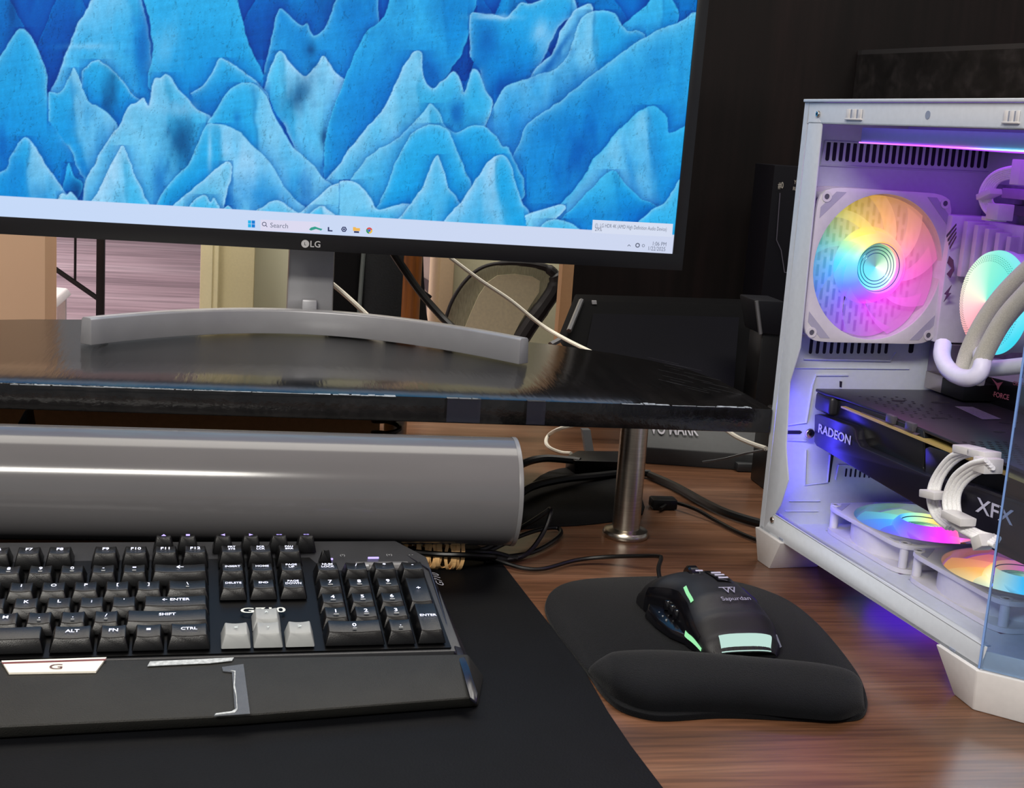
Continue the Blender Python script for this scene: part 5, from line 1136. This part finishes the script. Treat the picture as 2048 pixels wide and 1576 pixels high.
MB().tube([pfx(1560, 386), pfx(1553, 480), pfx(1562, 500), pfx(1569, 545), pfx(1580, 546)], .0007, 5, sub=1).build('frame_line', M_pd, pb_)
MB().prism([pfx(1571, 578), pfx(1579, 580), pfx(1578, 592), pfx(1570, 590)], (0, -.001, 0)).build('print_patch', M_pp, pb_, smooth=0)
# grommet / small dark plug and dark in-line block near the case foot
pg = MB().box(-.012, .012, -.008, .008, 0, .010, Matrix.Translation(at_z(1325, 1016, .0002))).build('cable_plug', M_black, bevel=.002)
tag(pg, 'small black plug lying behind the steel post', 'plug')
bk = thing('black_block', 'upright black block touching the rear of the white case', 'device', tuple(at_z(1540, 985, 0)))
z0_ = at_z(1534, 985, 0)
MB().box(z0_.x, z0_.x+.03, z0_.y, z0_.y+.05, .0, .060).build('body', M_black, bk, bevel=.002)
MB().box(z0_.x-.002, z0_.x+.03, z0_.y-.006, z0_.y+.02, .060, .085).build('cap', M_black, bk, bevel=.002)
tr_ = MB().box(-.022, .022, -.014, .014, 0, .009, Matrix.Translation(at_z(1505, 938, .0002))).build('small_adapter', mat('adapter_grey', '#222427', .5), bevel=.0015)
tag(tr_, 'small flat dark adapter on the desk next to the grey lettered box', 'adapter')
# brown carton under the shelf, seen behind the tube
ca1 = at_y(760, 850, 1.20)
cx_ = thing('cardboard_box', 'low brown cardboard box in the shade beneath the shelf', 'box', (-.1, 1.25, 0))
MB().box(-.45, ca1.x, 1.20, 1.31, .0, .092).build('carton', mat('cardboard', '#a3784c', .8, noise=.1), cx_, bevel=.001)
MB().box(-.45, ca1.x, 1.245, 1.265, .092, .0926).build('carton_tape', mat('brown_tape', '#8a6238', .4), cx_, smooth=0)
tag(MB().prism([at_y(49, 822, 1.10), at_y(52, 822, 1.10), at_y(60, 872, 1.10), at_y(22, 872, 1.10)], (0, .03, 0)).build('black_wedge', M_black, bevel=.001), 'black wedge shape between shelf and tube at far left', 'wedge')
wl = thing('cord_coil', 'small coil of black cord under the middle of the shelf', 'cord', tuple(at_y(775, 850, 1.16)))
mb = []
c_ = at_y(772, 870, 1.16)
MB().tube([c_+Vector((.012*math.cos(t*.9), .012*math.sin(t*.9), .0016*t-.004)) for t in range(22)], .0022, 6, sub=3).build('coil', M_cable, wl)
MB().tube([Vector((c_.x+.012, 1.16, c_.z-.004)), Vector((c_.x+.014, 1.16, .003)), Vector((c_.x+.06, 1.16, .0023))], .0022, 6).build('tail', M_cable, wl)

# office chair
oc = thing('office_chair', 'mesh-backed office chair with dark frame beyond the desk', 'chair', (at_y(1000, 620, 2.15).x, 2.2, -.74))
CY_ = 2.05
fr_px = [(884, 665), (893, 632), (905, 600), (924, 570), (948, 545), (975, 531), (1010, 526), (1050, 527), (1085, 533), (1104, 543), (1112, 557), (1108, 580), (1090, 608), (1068, 638), (1048, 668), (1030, 700), (1020, 740)]
rr = [.003]*6+[.004, .005, .006, .008, .011, .0125, .0125, .0135, .0135, .0135, .013]
MB().tube([at_y(a, b, CY_) for a, b in fr_px], rr, 10, sub=5).build('back_frame', mat('chair_frame', '#2c2a2c', .5), oc)
ov = [(884, 665), (893, 632), (905, 600), (924, 570), (948, 545), (975, 531), (1010, 526), (1050, 527), (1085, 533), (1100, 548), (1096, 575), (1076, 605), (1050, 640), (1036, 668), (1020, 700), (1010, 740), (884, 740)]
mm_ = mat('chair_mesh', '#b4b196', .7, alpha=.6, noise=.3, nscale=800, stretch=(1, 1, .12))
ypoly(ov, CY_+.006, .002).build('back_mesh', mm_, oc, smooth=0)
iv = [(918, 700), (926, 665), (942, 625), (958, 590), (975, 565), (995, 551), (1030, 548), (1065, 553), (1080, 562), (1078, 585), (1060, 612), (1040, 645), (1025, 675), (1012, 720), (918, 740)]
ypoly(iv, CY_+.001, .003).build('back_panel', mat('chair_panel', '#e6dcb8', .8, noise=.06), oc, smooth=0)
MB().box(at_y(900, 700, CY_).x, at_y(1080, 700, CY_).x, CY_+.02, CY_+.45, -.28, -.22).build('seat', mat('chair_seat', '#2a2a2c', .7), oc, bevel=.02)
pc_ = at_y(990, 700, CY_+.2)
MB().cyl((pc_.x, CY_+.22, -.66), (pc_.x, CY_+.22, -.28), .03).build('gas_post', M_black, oc)
for k_ in range(5):
    t = 2*math.pi*k_/5; MB().tube([Vector((pc_.x, CY_+.22, -.66)), Vector((pc_.x+.16*math.cos(t), CY_+.22+.16*math.sin(t), -.715))], .018, 8, sub=1).build('base_leg', M_black, oc)
MB().tube([at_y(1020, 735, CY_), Vector((at_y(1010, 735, CY_).x, CY_+.06, -.10)), Vector((pc_.x, CY_+.2, -.25))], .014, 8).build('back_bracket', M_black, oc)

# black upholstered seat with round wooden leg
bc = thing('black_armchair', 'black upholstered seat back with an upright brown wooden leg behind the monitor', 'chair', (at_y(740, 600, 2.2).x, 2.2, -.74))
MB().box(at_y(660, 600, 2.2).x, at_y(724, 560, 2.2).x, 2.2, 2.3, -.60, .30).build('side_cushion', M_blackm, bc, bevel=.01)
MB().box(at_y(727, 560, 2.2).x, at_y(812, 560, 2.2).x, 2.2, 2.32, -.60, .30).build('back_cushion', mat('black_cloth', '#191d20', .85, noise=.15, bump=.5, bscale=300), bc, bevel=.012)
a, b = at_y(727, 505, 2.19), at_y(718, 625, 2.19)
MB().tube([a, b, Vector((b.x-.01, 2.19, -.4))], .0035, 6).build('piping', mat('piping_grey', '#6a7472', .6), bc)
lw = at_y(823, 580, 2.12)
MB().cyl((lw.x, 2.12, -.74), (lw.x, 2.12, .3), .0148, n=24).build('wooden_leg', wood('brown_leg', '#9a5c22', '#7c4618', '#b06e2e', 'z', 5, .4, 30, 12), bc)
ypoly([(838, 500), (846, 500), (848, 560), (853, 625), (860, 670), (836, 670)], 2.15, .02).build('skirt', MATS['black_cloth'], bc, smooth=0)
# through the gap: pale far surface (bright opening)
ypoly([(836, 505), (878, 508), (874, 660), (836, 660)], 2.85, .02).build('x', M_wall) if False else None
fg = thing('pale_cabinet', 'pale lilac cabinet front seen through the narrow gap beside the wooden leg', 'cabinet', (at_y(858, 600, 3.1).x, 3.15, -.74))
xa, xb = at_y(820, 560, 3.1).x, at_y(900, 560, 3.1).x
MB().box(xa, xb, 3.1, 3.3, -.74, .35).build('body', mat('lilac_laminate', '#cfc0cc', .5), fg, bevel=.003)
ypoly([(848, 555), (872, 570), (872, 588), (860, 592), (848, 575)], 3.095, .004).build('dark_handle_plate', mat('mauve_dark', '#6a5f72', .4), fg, smooth=0)
# black metal folding frame on the far floor
YT = 4.6
ft_ = thing('metal_table_frame', 'black metal table frame with slanting brace standing on the far floor', 'table', (at_y(202, 640, YT).x, YT, -.74))
def bar(a, b, wpx, nm, y=YT):
    A, B = at_y(*a, y), at_y(*b, y); w_ = wpx/2*(y/F_PX); return MB().tube([A, B], w_, 8, sub=1).build(nm, M_black, ft_)
a, b = at_y(202, 470, YT), at_y(202, 640, YT)
MB().box(a.x-.013, a.x+.013, YT-.013, YT+.013, -.74, .30).build('leg', M_black, ft_, bevel=.002)
bar((92, 525), (200, 600), 10, 'brace'); bar((98, 440), (97, 530), 5, 'upright'); bar((151, 440), (150, 565), 5, 'upright')
a = at_y(60, 470, YT)
MB().box(a.x-.013, a.x+.013, YT-.013, YT+.013, -.74, .30).build('leg', M_black, ft_, bevel=.002)
MB().box(a.x-.05, at_y(202, 470, YT).x+.05, YT-.05, YT+.5, .30, .33).build('table_top', mat('far_table_top', '#6b6460', .6), ft_, bevel=.002)
# white plastic chair part beside the jamb
wc = thing('white_stool', 'small white plastic stool just visible past the beige wall edge', 'stool', (at_y(100, 600, 3.6).x, 3.6, -.74))
a = at_y(90, 592, 3.6); b = at_y(116, 607, 3.6)
MB().frustum([(a.x-.25, 3.6, a.z-.03), (b.x, 3.55, b.z-.01), (b.x, 3.85, b.z-.01), (a.x-.25, 3.9, a.z-.03)], [(a.x-.25, 3.6, a.z), (b.x-.012, 3.55, b.z+.008), (b.x-.012, 3.85, b.z+.008), (a.x-.25, 3.9, a.z)]).build('seat', M_white, wc, bevel=.004)
for x in (a.x-.2, at_y(103, 610, 3.6).x-.01):
    for y in (3.62, 3.84): MB().box(x-.012, x+.012, y-.012, y+.012, -.74, a.z-.01).build('leg', M_white, wc, bevel=.003)
